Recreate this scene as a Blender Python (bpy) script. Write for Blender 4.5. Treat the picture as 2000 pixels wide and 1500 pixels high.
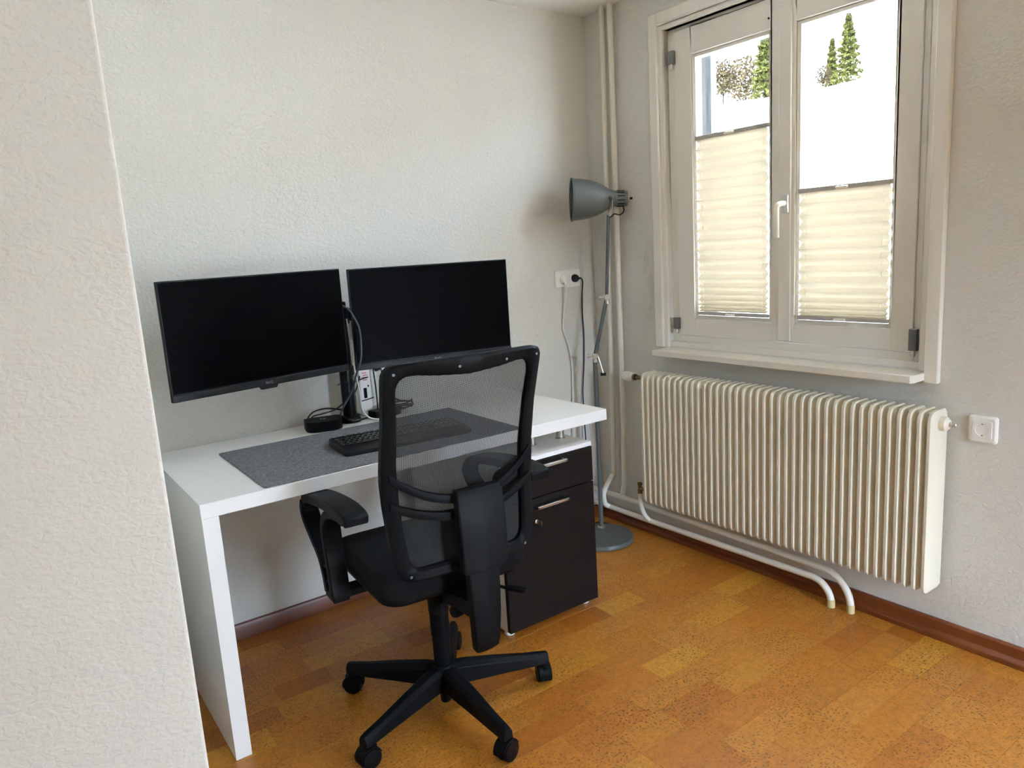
import bpy, bmesh, math, random
from mathutils import Vector, Matrix, Euler
R = math.radians
scn = bpy.context.scene
COL = scn.collection
for o in list(bpy.data.objects):
    bpy.data.objects.remove(o)

# ------------------------------------------------------------------ camera
cam_d = bpy.data.cameras.new('camera'); cam = bpy.data.objects.new('camera', cam_d); COL.objects.link(cam)
scn.camera = cam
CPOS = Vector((-2.418, -2.6779, 1.3582)); YAW, PITCH, ROLL, FPX = 0.6157, -0.1822, -0.0625, 1440.5
fwd = Vector((math.cos(PITCH)*math.sin(YAW), math.cos(PITCH)*math.cos(YAW), math.sin(PITCH)))
rgt = fwd.cross(Vector((0, 0, 1))).normalized(); upv = rgt.cross(fwd)
r2 = rgt*math.cos(ROLL) + upv*math.sin(ROLL); u2 = upv*math.cos(ROLL) - rgt*math.sin(ROLL)
M = Matrix((r2, u2, -fwd)).transposed().to_4x4(); M.translation = CPOS
cam.matrix_world = M
cam_d.sensor_fit = 'HORIZONTAL'; cam_d.sensor_width = 36.0; cam_d.lens = 36.0*FPX/2000.0
cam_d.clip_start = 0.05; cam_d.clip_end = 500

# ------------------------------------------------------------------ world, sun, window portals, exposure
SKY, LAND, SUN = 38.0, 2.0, 110.0
w = bpy.data.worlds.new('world'); scn.world = w; w.use_nodes = True
nt = w.node_tree; nt.nodes.clear()
out = nt.nodes.new('ShaderNodeOutputWorld'); bg = nt.nodes.new('ShaderNodeBackground')
tc = nt.nodes.new('ShaderNodeTexCoord'); sep = nt.nodes.new('ShaderNodeSeparateXYZ')
mr = nt.nodes.new('ShaderNodeMapRange'); mr.inputs['From Min'].default_value = -0.02; mr.inputs['From Max'].default_value = 0.06
mx = nt.nodes.new('ShaderNodeMix'); mx.data_type = 'RGBA'
mx.inputs['A'].default_value = (0.95*LAND, 0.80*LAND, 0.60*LAND, 1)
mx.inputs['B'].default_value = (0.73*SKY, 0.90*SKY, 1.17*SKY, 1)
nt.links.new(tc.outputs['Generated'], sep.inputs[0]); nt.links.new(sep.outputs['Z'], mr.inputs['Value'])
nt.links.new(mr.outputs[0], mx.inputs['Factor']); nt.links.new(mx.outputs['Result'], bg.inputs['Color'])
nt.links.new(bg.outputs[0], out.inputs[0])

sd = bpy.data.lights.new('sun', 'SUN'); sd.energy = SUN; sd.angle = R(1.0); sd.color = (1.0, 0.96, 0.90)
sun = bpy.data.objects.new('sun', sd); COL.objects.link(sun)
sun.rotation_euler = Vector((0.62, -0.42, -0.66)).to_track_quat('-Z', 'Y').to_euler()

def portal(name, loc, direction, sx, sy):
    d = bpy.data.lights.new(name, 'AREA'); d.shape = 'RECTANGLE'; d.size = sx; d.size_y = sy; d.cycles.is_portal = True
    o = bpy.data.objects.new(name, d); COL.objects.link(o); o.location = loc
    o.rotation_euler = Vector(direction).to_track_quat('-Z', 'Z').to_euler()
HC = 2.365
RWY = -3.95                                                      # wall behind the camera
W2Y0, W2Y1, W2Z0, W2Z1 = -3.34, -2.92, 0.95, 1.82                # unseen window added in the right wall to light walls and desk
portal('added_window_portal', (0.28, (W2Y0+W2Y1)/2, (W2Z0+W2Z1)/2), (-1, 0, 0), W2Y1-W2Y0, W2Z1-W2Z0)
D2X0, D2X1, D2Z0, D2Z1 = -1.08, -0.42, 0.10, 1.70                 # unseen glazed opening added behind the camera for low daylight
portal('added_door_portal', ((D2X0+D2X1)/2, RWY-0.18, (D2Z0+D2Z1)/2), (0, 1, 0), D2X1-D2X0, D2Z1-D2Z0)
portal('side_window_portal', (0.28, -1.005, 1.53), (-1, 0, 0), 1.10, 1.30)
scn.view_settings.view_transform = 'Standard'; scn.view_settings.look = 'None'
scn.view_settings.gamma = 1.0; scn.view_settings.use_curve_mapping = False
scn.view_settings.exposure = 0.20
scn.cycles.max_bounces = 8; scn.cycles.diffuse_bounces = 5; scn.cycles.glossy_bounces = 3; scn.cycles.transparent_max_bounces = 8

# ------------------------------------------------------------------ materials
MATS = {}
def srgb(r, g, b):
    f = lambda c: (c/255/12.92) if c/255 <= 0.04045 else ((c/255+0.055)/1.055)**2.4
    return (f(r), f(g), f(b), 1)
def mat(name, col, rough=0.5, metal=0.0, bump=None, noise=None, coat=0.0, spec=None, alpha_mesh=False):
    """bump=(scale, strength, distance[, detail]); noise=(scale, dark factor, light factor)"""
    if name in MATS: return MATS[name]
    m = bpy.data.materials.new(name); m.use_nodes = True
    n = m.node_tree.nodes; l = m.node_tree.links; p = n['Principled BSDF']
    p.inputs['Base Color'].default_value = col; p.inputs['Roughness'].default_value = rough; p.inputs['Metallic'].default_value = metal
    p.inputs['Coat Weight'].default_value = coat
    if spec is not None: p.inputs['Specular IOR Level'].default_value = spec
    t = n.new('ShaderNodeTexCoord')
    if noise:
        nz = n.new('ShaderNodeTexNoise'); nz.inputs['Scale'].default_value = noise[0]; nz.inputs['Detail'].default_value = 5
        rp = n.new('ShaderNodeValToRGB')
        rp.color_ramp.elements[0].position = 0.3; rp.color_ramp.elements[1].position = 0.7
        rp.color_ramp.elements[0].color = tuple(c*noise[1] for c in col[:3]) + (1,)
        rp.color_ramp.elements[1].color = tuple(min(1, c*noise[2]) for c in col[:3]) + (1,)
        l.new(t.outputs['Object'], nz.inputs['Vector']); l.new(nz.outputs['Fac'], rp.inputs['Fac']); l.new(rp.outputs['Color'], p.inputs['Base Color'])
    if bump:
        nb = n.new('ShaderNodeTexNoise'); nb.inputs['Scale'].default_value = bump[0]; nb.inputs['Detail'].default_value = bump[3] if len(bump) > 3 else 3
        bp = n.new('ShaderNodeBump'); bp.inputs['Strength'].default_value = bump[1]; bp.inputs['Distance'].default_value = bump[2]
        l.new(t.outputs['Object'], nb.inputs['Vector']); l.new(nb.outputs['Fac'], bp.inputs['Height']); l.new(bp.outputs['Normal'], p.inputs['Normal'])
    MATS[name] = m; return m

def plaster_mat():
    m = mat('plaster', srgb(215, 211, 201), 0.75)
    n = m.node_tree.nodes; l = m.node_tree.links; p = n['Principled BSDF']
    t = n.new('ShaderNodeTexCoord'); mp = n.new('ShaderNodeMapping'); mp.inputs['Scale'].default_value = (1, 1, 1.35)
    a = n.new('ShaderNodeTexNoise'); a.inputs['Scale'].default_value = 75; a.inputs['Detail'].default_value = 2.5; a.inputs['Distortion'].default_value = 0.6
    b = n.new('ShaderNodeTexNoise'); b.inputs['Scale'].default_value = 14; b.inputs['Detail'].default_value = 2
    ad = n.new('ShaderNodeMath'); ad.operation = 'MULTIPLY_ADD'; ad.inputs[1].default_value = 0.5
    bp = n.new('ShaderNodeBump'); bp.inputs['Strength'].default_value = 0.48; bp.inputs['Distance'].default_value = 0.006
    l.new(t.outputs['Object'], mp.inputs[0]); l.new(mp.outputs[0], a.inputs['Vector']); l.new(t.outputs['Object'], b.inputs['Vector'])
    l.new(b.outputs['Fac'], ad.inputs[0]); l.new(a.outputs['Fac'], ad.inputs[2]); l.new(ad.outputs[0], bp.inputs['Height']); l.new(bp.outputs['Normal'], p.inputs['Normal'])
    return m

def cork_mat():
    m = mat('cork', srgb(176, 112, 48), 0.38)
    n = m.node_tree.nodes; l = m.node_tree.links; p = n['Principled BSDF']
    t = n.new('ShaderNodeTexCoord'); oi = n.new('ShaderNodeObjectInfo'); g = n.new('ShaderNodeNewGeometry')
    base = n.new('ShaderNodeValToRGB'); e = base.color_ramp.elements
    e[0].position = 0; e[0].color = srgb(156, 88, 20); e[1].position = 1; e[1].color = srgb(193, 136, 44)
    for pos, c in ((0.22, srgb(174, 108, 32)), (0.45, srgb(178, 115, 34)), (0.62, srgb(182, 120, 44)), (0.8, srgb(170, 106, 30))):
        x = e.new(pos); x.color = c
    l.new(oi.outputs['Random'], base.inputs['Fac'])
    # soft cloudy variation inside each piece
    n1 = n.new('ShaderNodeTexNoise'); n1.inputs['Scale'].default_value = 40; n1.inputs['Detail'].default_value = 8; n1.inputs['Roughness'].default_value = 0.65
    l.new(g.outputs['Position'], n1.inputs['Vector'])
    r1 = n.new('ShaderNodeMapRange'); r1.inputs['From Min'].default_value = 0.3; r1.inputs['From Max'].default_value = 0.7
    r1.inputs['To Min'].default_value = 0.76; r1.inputs['To Max'].default_value = 1.16
    l.new(n1.outputs['Fac'], r1.inputs['Value'])
    m1 = n.new('ShaderNodeMix'); m1.data_type = 'RGBA'; m1.blend_type = 'MULTIPLY'; m1.inputs['Factor'].default_value = 1
    l.new(base.outputs['Color'], m1.inputs['A']); l.new(r1.outputs[0], m1.inputs['B'])
    # fine dark cork grains
    v = n.new('ShaderNodeTexNoise'); v.inputs['Scale'].default_value = 135; v.inputs['Detail'].default_value = 3; v.inputs['Roughness'].default_value = 0.6
    l.new(g.outputs['Position'], v.inputs['Vector'])
    r2_ = n.new('ShaderNodeMapRange'); r2_.inputs['From Min'].default_value = 0.53; r2_.inputs['From Max'].default_value = 0.64
    l.new(v.outputs['Fac'], r2_.inputs['Value'])
    v2 = n.new('ShaderNodeTexNoise'); v2.inputs['Scale'].default_value = 5; v2.inputs['Detail'].default_value = 2
    l.new(g.outputs['Position'], v2.inputs['Vector'])
    r3 = n.new('ShaderNodeMapRange'); r3.inputs['From Min'].default_value = 0.38; r3.inputs['From Max'].default_value = 0.62; r3.inputs['To Min'].default_value = 0.35; r3.inputs['To Max'].default_value = 1.0
    l.new(v2.outputs['Fac'], r3.inputs['Value'])
    mm = n.new('ShaderNodeMath'); mm.operation = 'MULTIPLY'; l.new(r2_.outputs[0], mm.inputs[0]); l.new(r3.outputs[0], mm.inputs[1])
    m2 = n.new('ShaderNodeMix'); m2.data_type = 'RGBA'; m2.inputs['B'].default_value = srgb(84, 42, 12)
    l.new(mm.outputs[0], m2.inputs['Factor']); l.new(m1.outputs['Result'], m2.inputs['A'])
    l.new(m2.outputs['Result'], p.inputs['Base Color'])
    p.inputs['Coat Weight'].default_value = 0.08; p.inputs['Coat Roughness'].default_value = 0.35
    return m

def mesh_fabric_mat():
    m = bpy.data.materials.new('chair_mesh'); m.use_nodes = True
    n = m.node_tree.nodes; l = m.node_tree.links; p = n['Principled BSDF']; o = n['Material Output']
    p.inputs['Base Color'].default_value = (0.012, 0.012, 0.012, 1); p.inputs['Roughness'].default_value = 0.8
    tr = n.new('ShaderNodeBsdfTransparent'); mxs = n.new('ShaderNodeMixShader')
    t = n.new('ShaderNodeTexCoord'); sp = n.new('ShaderNodeSeparateXYZ'); l.new(t.outputs['Object'], sp.inputs[0])
    def thread(sock):
        a = n.new('ShaderNodeMath'); a.operation = 'MULTIPLY'; a.inputs[1].default_value = 2*math.pi/0.0026; l.new(sock, a.inputs[0])
        s = n.new('ShaderNodeMath'); s.operation = 'SINE'; l.new(a.outputs[0], s.inputs[0])
        c = n.new('ShaderNodeMapRange'); c.inputs['From Min'].default_value = -0.15; c.inputs['From Max'].default_value = 0.30
        l.new(s.outputs[0], c.inputs['Value']); return c.outputs[0]
    mxm = n.new('ShaderNodeMath'); mxm.operation = 'MAXIMUM'; l.new(thread(sp.outputs['X']), mxm.inputs[0]); l.new(thread(sp.outputs['Z']), mxm.inputs[1])
    l.new(mxm.outputs[0], mxs.inputs[0]); l.new(tr.outputs[0], mxs.inputs[1]); l.new(p.outputs[0], mxs.inputs[2]); l.new(mxs.outputs[0], o.inputs[0])
    MATS['chair_mesh'] = m; return m

def glass_mat():
    m = bpy.data.materials.new('window_glass'); m.use_nodes = True
    n = m.node_tree.nodes; l = m.node_tree.links; o = n['Material Output']; n.remove(n['Principled BSDF'])
    tr = n.new('ShaderNodeBsdfTransparent'); tr.inputs[0].default_value = (0.97, 0.985, 0.98, 1)
    gl = n.new('ShaderNodeBsdfGlossy'); gl.inputs['Roughness'].default_value = 0.02; mxs = n.new('ShaderNodeMixShader'); mxs.inputs[0].default_value = 0.05
    l.new(tr.outputs[0], mxs.inputs[1]); l.new(gl.outputs[0], mxs.inputs[2]); l.new(mxs.outputs[0], o.inputs[0]); MATS['glass'] = m; return m

def blind_mat():
    m = bpy.data.materials.new('pleated_fabric'); m.use_nodes = True
    n = m.node_tree.nodes; l = m.node_tree.links; p = n['Principled BSDF']; o = n['Material Output']
    p.inputs['Base Color'].default_value = srgb(236, 226, 204); p.inputs['Roughness'].default_value = 0.8
    t = n.new('ShaderNodeBsdfTranslucent'); t.inputs[0].default_value = (0.076, 0.062, 0.042, 1); mxs = n.new('ShaderNodeMixShader'); mxs.inputs[0].default_value = 0.5
    l.new(p.outputs[0], mxs.inputs[1]); l.new(t.outputs[0], mxs.inputs[2]); l.new(mxs.outputs[0], o.inputs[0]); MATS['blind'] = m; return m

plaster = plaster_mat(); cork = cork_mat(); cmesh = mesh_fabric_mat(); glass = glass_mat(); blindm = blind_mat()
ceil_m = mat('ceiling_paint', srgb(240, 237, 229), 0.8, bump=(60, 0.3, 0.003))
white_lam = mat('white_laminate', srgb(243, 242, 237), 0.32)
white_paint = mat('white_gloss_paint', srgb(228, 222, 208), 0.35, bump=(8, 0.1, 0.002))
frame_white = mat('window_white', srgb(228, 222, 210), 0.4)
rad_m = mat('radiator_enamel', srgb(226, 218, 196), 0.38, noise=(3.0, 0.96, 1.03))
wood_m = mat('brown_skirting', srgb(110, 54, 20), 0.35, noise=(9, 0.8, 1.15))
black_pl = mat('black_plastic', srgb(15, 16, 18), 0.5, bump=(900, 0.15, 0.0005), spec=0.09)
black_sm = mat('black_satin', srgb(10, 11, 12), 0.35, spec=0.14)
dark_pl = mat('charcoal_plastic', srgb(17, 18, 20), 0.5, spec=0.10)
black_fab = mat('black_fabric', srgb(13, 13, 15), 0.95, bump=(700, 0.3, 0.001), spec=0.2)
screen_m = mat('screen_black', (0.0006, 0.0006, 0.0007, 1), 0.4, spec=0.02)
bezel_m = mat('bezel_black', srgb(17, 17, 18), 0.45, spec=0.2)
key_m = mat('key_black', srgb(12, 12, 13), 0.3, spec=0.3)
keyprint_m = mat('key_print', srgb(190, 192, 194), 0.5)
felt_m = mat('grey_felt', srgb(112, 113, 115), 0.95, noise=(160, 0.62, 1.45), bump=(400, 0.4, 0.001), spec=0.1)
anthr_m = mat('anthracite_front', srgb(29, 25, 23), 0.35, spec=0.1)
ped_top_m = mat('anthracite_top', srgb(118, 108, 98), 0.3)
chrome = mat('brushed_steel', srgb(205, 200, 192), 0.28, 1.0)
brass = mat('aged_brass', srgb(120, 98, 66), 0.4, 1.0)
lamp_m = mat('lamp_grey', srgb(92, 96, 94), 0.38, spec=0.4)
lamp_in = mat('lamp_inner', srgb(215, 215, 210), 0.5)
slot_m = mat('black_void', srgb(8, 8, 8), 0.8)
sock_m = mat('socket_white', srgb(236, 233, 226), 0.35)
cable_w = mat('cable_white', srgb(222, 220, 212), 0.5)
cable_b = mat('cable_black', srgb(18, 18, 18), 0.5)
cable_g = mat('cable_grey', srgb(66, 68, 70), 0.5)
red_m = mat('red_print', srgb(200, 60, 60), 0.5)
logo_m = mat('logo_grey', srgb(120, 122, 124), 0.4)
yel_m = mat('pipe_primer', srgb(206, 184, 130), 0.6)
rail_m = mat('blind_rail', srgb(176, 172, 164), 0.4)
snow_m = mat('snow', srgb(240, 240, 240), 0.8, bump=(0.5, 0.3, 0.1))
bark_m = mat('bark', (0.010, 0.008, 0.006, 1), 0.9, spec=0.0)
leaf_g = mat('needle_green', (0.0200, 0.0210, 0.0060, 1), 0.9, spec=0.0)
leaf_b = mat('twig_tan', (0.024, 0.0185, 0.0095, 1), 0.9, spec=0.0)
ext_m = mat('shutter_metal', (0.055, 0.060, 0.066, 1), 0.6, spec=0.0)
screw_m = mat('dull_screw', srgb(96, 98, 100), 0.45, 0.6)

# ------------------------------------------------------------------ geometry helpers
class MB:
    def __init__(s): s.v = []; s.f = []
    def add(s, vs, fs):
        b = len(s.v); s.v += [tuple(v) for v in vs]; s.f += [tuple(i+b for i in f) for f in fs]; return s
    def box(s, x0, x1, y0, y1, z0, z1):
        x0, x1 = min(x0, x1), max(x0, x1); y0, y1 = min(y0, y1), max(y0, y1); z0, z1 = min(z0, z1), max(z0, z1)
        return s.add([(x0,y0,z0),(x1,y0,z0),(x1,y1,z0),(x0,y1,z0),(x0,y0,z1),(x1,y0,z1),(x1,y1,z1),(x0,y1,z1)],
                     [(0,3,2,1),(4,5,6,7),(0,1,5,4),(1,2,6,5),(2,3,7,6),(3,0,4,7)])
    def loft(s, rings, cap0=True, cap1=True, closed=True):
        n = len(rings[0]); vs = [p for r in rings for p in r]; fs = []
        for i in range(len(rings)-1):
            for j in range(n if closed else n-1):
                k = (j+1) % n; fs.append((i*n+j, i*n+k, (i+1)*n+k, (i+1)*n+j))
        if cap0: fs.append(tuple(range(n-1, -1, -1)))
        if cap1: fs.append(tuple((len(rings)-1)*n+j for j in range(n)))
        return s.add(vs, fs)
    def prism(s, poly, axis, a, b):
        def pt(p, t): return {'x': (t, p[0], p[1]), 'y': (p[0], t, p[1]), 'z': (p[0], p[1], t)}[axis]
        return s.loft([[pt(p, a) for p in poly], [pt(p, b) for p in poly]])
    def lathe(s, prof, seg=32, origin=(0,0,0), axis=(0,0,1), cap=True):
        q = Vector((0,0,1)).rotation_difference(Vector(axis).normalized()); o = Vector(origin)
        rings = [[o + q @ Vector((r*math.cos(2*math.pi*k/seg), r*math.sin(2*math.pi*k/seg), z)) for k in range(seg)] for r, z in prof]
        return s.loft(rings, cap, cap)
    def tube(s, pts, rad, seg=12, closed=False, flat=None):
        pts = [Vector(p) for p in pts]; n = len(pts); rings = []
        rad = rad if isinstance(rad, (list, tuple)) else [rad]*n
        t0 = (pts[1]-pts[0]).normalized(); ref = Vector((0,0,1)) if abs(t0.z) < 0.9 else Vector((1,0,0))
        nv = t0.cross(ref).normalized()
        for i, p in enumerate(pts):
            a = pts[i-1] if (i > 0 or closed) else p; b = pts[(i+1) % n] if (i < n-1 or closed) else p
            t = (b-a).normalized(); nv = (nv - t*nv.dot(t)).normalized(); bv = t.cross(nv)
            if flat: rings.append([p + nv*flat[0]*c1 + bv*flat[1]*c2 for c1, c2 in ((-1,-1),(1,-1),(1,1),(-1,1))])
            else: rings.append([p + (nv*math.cos(2*math.pi*k/seg) + bv*math.sin(2*math.pi*k/seg))*rad[i] for k in range(seg)])
        if closed: rings.append(rings[0]); return s.loft(rings, False, False)
        return s.loft(rings)
    def build(s, name, m, parent=None, bev=0.0, smooth=35, seg=2, sub=0):
        me = bpy.data.meshes.new(name); me.from_pydata(s.v, [], s.f)
        bm = bmesh.new(); bm.from_mesh(me); bmesh.ops.remove_doubles(bm, verts=bm.verts, dist=1e-6); bmesh.ops.recalc_face_normals(bm, faces=bm.faces); bm.to_mesh(me); bm.free()
        me.materials.append(m)
        return finish(name, me, parent, bev, smooth, seg, sub)
def finish(name, me, parent=None, bev=0.0, smooth=35, seg=2, sub=0):
    if smooth:
        me.shade_smooth(); me.set_sharp_from_angle(angle=R(smooth))
    o = bpy.data.objects.new(name, me); COL.objects.link(o)
    if parent: o.parent = parent
    if bev:
        b = o.modifiers.new('bevel', 'BEVEL'); b.width = bev; b.segments = seg; b.limit_method = 'ANGLE'; b.angle_limit = R(35); b.harden_normals = False
    if sub:
        q = o.modifiers.new('sub', 'SUBSURF'); q.levels = sub; q.render_levels = sub
    return o
def smooth_path(pts, n=8, closed=False):
    P = [Vector(p) for p in pts]; o = []; m = len(P)
    for i in range(m if closed else m-1):
        p0 = P[(i-1) % m] if (closed or i > 0) else P[i]*2-P[i+1]; p1 = P[i]; p2 = P[(i+1) % m]
        p3 = P[(i+2) % m] if (closed or i+2 < m) else p2*2-p1
        for k in range(n):
            t = k/n; o.append(0.5*((2*p1)+(p2-p0)*t+(2*p0-5*p1+4*p2-p3)*t*t+(3*p1-p0-3*p2+p3)*t*t*t))
    if not closed: o.append(P[-1])
    return o
def round_poly(pts, rads, n=6):
    o = []; m = len(pts)
    if not isinstance(rads, (list, tuple)): rads = [rads]*m
    for i in range(m):
        p = Vector(pts[i]).to_2d(); a = (Vector(pts[i-1]).to_2d()-p); b = (Vector(pts[(i+1) % m]).to_2d()-p); r = rads[i]
        if r <= 0: o.append((p.x, p.y)); continue
        la, lb = a.length, b.length; a.normalize(); b.normalize(); h = math.acos(max(-1, min(1, a.dot(b))))/2
        d = min(r/math.tan(h), la*0.49, lb*0.49); q0 = p+a*d; q1 = p+b*d
        for k in range(n+1):
            t = k/n; q = q0*(1-t)**2 + p*2*t*(1-t) + q1*t*t; o.append((q.x, q.y))
    return o
def rrect(x0, x1, y0, y1, r, n=6): return round_poly([(x0,y0),(x1,y0),(x1,y1),(x0,y1)], r, n)
def empty(name, loc=(0,0,0), rz=0, label=None, cat=None, group=None, kind=None):
    o = bpy.data.objects.new(name, None); COL.objects.link(o); o.location = loc; o.rotation_euler = (0, 0, rz); o.empty_display_size = 0.05
    return tag(o, label, cat, group, kind)
def tag(o, label=None, cat=None, group=None, kind=None):
    if label: o['label'] = label
    if cat: o['category'] = cat
    if group: o['group'] = group
    if kind: o['kind'] = kind
    return o
def struct(o, label=None): return tag(o, label, None, None, 'structure')
def dup(o, parent=None):
    c = o.copy(); COL.objects.link(c); c.parent = parent; return c
def text_part(name, body, size, m, parent, loc, rot, extr=0.0004):
    cu = bpy.data.curves.new(name, 'FONT'); cu.body = body; cu.size = size; cu.align_x = 'CENTER'; cu.align_y = 'CENTER'; cu.extrude = extr
    t = bpy.data.objects.new(name+'_tmp', cu); COL.objects.link(t)
    me = bpy.data.meshes.new_from_object(t.evaluated_get(bpy.context.evaluated_depsgraph_get())); bpy.data.objects.remove(t)
    me.materials.clear(); me.materials.append(m)
    o = bpy.data.objects.new(name, me); COL.objects.link(o); o.parent = parent; o.location = loc; o.rotation_euler = rot; return o
rnd = random.Random(7)

# ------------------------------------------------------------------ room shell
X0 = -4.3                                     # far left wall of the larger room
WY0, WY1, WZ0, WZ1 = -1.535, -0.475, 0.895, 2.185     # opening of the window in the right wall
floor = struct(MB().box(X0-0.15, 0.3, RWY-0.2, 0.15, -0.12, -0.002).build('floor', cork, smooth=0), 'cork parquet floor in warm honey brown')
MBc = MB().box(X0-0.15, 0.3, RWY-0.2, 0.15, HC, HC+0.15); struct(MBc.build('ceiling', ceil_m, smooth=0))
struct(MB().box(-2.3, 0.3, 0.0, 0.15, -0.002, HC).build('wall_back', plaster, smooth=0))
struct(MB().box(X0, -2.216, -1.40, 0.15, -0.002, HC).build('wall_left', plaster, smooth=0, bev=0.006, seg=3))
b = MB()
b.box(0, 0.30, W2Y1, WY0, -0.002, HC); b.box(0, 0.30, WY1, 0.0, -0.002, HC); b.box(0, 0.30, WY0, WY1, -0.002, WZ0); b.box(0, 0.30, WY0, WY1, WZ1, HC)
b.box(0, 0.30, RWY-0.2, W2Y0, -0.002, HC); b.box(0, 0.30, W2Y0, W2Y1, -0.002, W2Z0); b.box(0, 0.30, W2Y0, W2Y1, W2Z1, HC)
struct(b.build('wall_right', plaster, smooth=0))
b = MB()
b.box(X0, D2X0, RWY-0.2, RWY, -0.002, HC); b.box(D2X1, 0.0, RWY-0.2, RWY, -0.002, HC); b.box(D2X0, D2X1, RWY-0.2, RWY, -0.002, D2Z0); b.box(D2X0, D2X1, RWY-0.2, RWY, D2Z1, HC)
struct(b.build('wall_rear', plaster, smooth=0))
struct(MB().box(X0-0.15, X0, RWY-0.2, 0.15, -0.002, HC).build('wall_side', plaster, smooth=0))
# skirting boards: flat board on the back wall, board with a rounded foot on the window wall
prof = [(0, 0), (-0.016, 0), (-0.016, 0.052), (-0.012, 0.060), (0, 0.060)]
struct(MB().prism([(p[0], p[1]) for p in prof], 'x', -2.21, -0.02).build('baseboard_back', wood_m, bev=0.001))
bb = bpy.data.objects['baseboard_back']
for k, xx in enumerate((-1.93, -1.45, -1.33)):
    MB().lathe([(0.0, -0.0005), (0.004, -0.0005), (0.003, 0.0012), (0, 0.0016)], 12, (xx, -0.016, 0.030), (0, -1, 0)).build('screw', chrome, bb)
prof = round_poly([(0, 0), (-0.030, 0), (-0.030, 0.018), (-0.015, 0.026), (-0.015, 0.058), (-0.010, 0.063), (0, 0.063)], [0, 0, .009, .004, .003, .003, 0], 4)
b = MB(); b.loft([[(p[0], RWY, p[1]) for p in prof], [(p[0], -0.02, p[1]) for p in prof]])
struct(b.build('baseboard_right', wood_m))

# cork pieces, each its own strip of veneer
PL = {}
def plank(x, y, L, W):
    key = (round(L, 3), round(W, 3))
    if key not in PL:
        me = bpy.data.meshes.new('cork_plank'); g = 0.0002; e = 0.0005
        q = MB().loft([[(g, g, -0.0018), (L-g, g, -0.0018), (L-g, W-g, -0.0018), (g, W-g, -0.0018)],
                       [(g, g, -0.0006), (L-g, g, -0.0006), (L-g, W-g, -0.0006), (g, W-g, -0.0006)],
                       [(g+e, g+e, 0), (L-g-e, g+e, 0), (L-g-e, W-g-e, 0), (g+e, W-g-e, 0)]], False, True)
        me.from_pydata(q.v, [], q.f); me.materials.append(cork); PL[key] = me
    o = bpy.data.objects.new('cork_plank', PL[key]); COL.objects.link(o); o.parent = floor; o.location = (x, y, 0)
ROW = 0.1; y = -ROW; row = 0
while y > -2.35:
    xr = -0.001; row += 1; first = True
    xmin = -2.20 if y > -1.5 else -2.0
    if y < -1.75: xmin = -1.7
    while xr > xmin + 0.02:
        L = rnd.choice((0.18, 0.22, 0.26, 0.28, 0.30))
        if first: L = rnd.choice((0.10, 0.16, 0.22, 0.28)); first = False
        L = round(min(L, xr-xmin), 3)
        if L < 0.05: break
        plank(xr-L, y, L, ROW); xr -= L
    y -= ROW

# ------------------------------------------------------------------ window in the right wall
win = empty('window_1', (0, -1.005, WZ0)); struct(win, 'white two sash timber window above the radiator')
def wpart(b, name, m, parent=None, bev=0.002, smooth=35):
    par = parent or win
    b.v = [(v[0], v[1]+1.005, v[2]-WZ0) for v in b.v]
    return b.build(name, m, par, bev, smooth)
# casing boards on the wall
CI0, CI1, CT = -1.555, -0.455, 2.205
wpart(MB().box(-0.024, 0, CI0-0.045, CI0, 0.855, CT+0.05), 'casing', frame_white, bev=0.004)
wpart(MB().box(-0.024, 0, CI1, CI1+0.045, 0.89, CT+0.05), 'casing', frame_white, bev=0.004)
wpart(MB().box(-0.024, 0, CI0, CI1, CT, CT+0.05), 'casing', frame_white, bev=0.004)
# lining inside the opening
b = MB(); b.box(-0.012, 0.05, CI0, WY0, 0.89, CT); b.box(-0.012, 0.05, WY1, CI1, 0.89, CT); b.box(-0.012, 0.05, WY0, WY1, WZ1, CT)
wpart(b, 'lining', frame_white)
# fixed frame
FX0, FX1 = 0.024, 0.11
SY0, SYM, SY1, SZ0, SZ1 = -1.500, -1.008, -0.513, 0.947, 2.172
b = MB(); b.box(FX0, FX1, WY0, SY0, WZ0-0.01, WZ1); b.box(FX0, FX1, SY1, WY1, WZ0-0.01, WZ1); b.box(FX0, FX1, SY0, SY1, SZ1, WZ1)
b.box(FX0-0.002, FX1, SY0, SY1, WZ0-0.01, SZ0-0.004)
wpart(b, 'frame', frame_white)
wpart(MB().box(0.004, FX0-0.003, WY0, WY1, WZ0-0.008, 0.916), 'threshold_bead', frame_white)
# sashes
GL = ((-0.968, -0.598), (-1.428, -1.066)); GZ0, GZ1 = 1.018, 2.068
def sash(y0, y1, g0, g1, name):
    s = MB(); x0, x1 = 0.018, 0.075
    s.box(x0, x1, y0, g0, SZ0, SZ1); s.box(x0, x1, g1, y1, SZ0, SZ1); s.box(x0, x1, g0, g1, SZ0, GZ0); s.box(x0, x1, g0, g1, GZ1, SZ1)
    so = wpart(s, 'sash', frame_white, bev=0.003)
    bd = MB(); w_ = 0.014
    for (a0, a1, c0, c1) in ((g0, g0+w_, GZ0, GZ1), (g1-w_, g1, GZ0, GZ1)): bd.box(0.027, 0.062, a0, a1, c0, c1)
    bd.box(0.027, 0.062, g0+w_, g1-w_, GZ0, GZ0+w_); bd.box(0.027, 0.062, g0+w_, g1-w_, GZ1-w_, GZ1)
    wpart(bd, 'glazing_bead', frame_white, so, 0.002)
    wpart(MB().box(0.056, 0.060, g0+0.004, g1-0.004, GZ0+0.004, GZ1-0.004), 'glass_pane', glass, so, 0)
    return so
sl = sash(SYM+0.001, SY1, GL[0][0], GL[0][1], 'left'); sr = sash(SY0, SYM-0.001, GL[1][0], GL[1][1], 'right')
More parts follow.
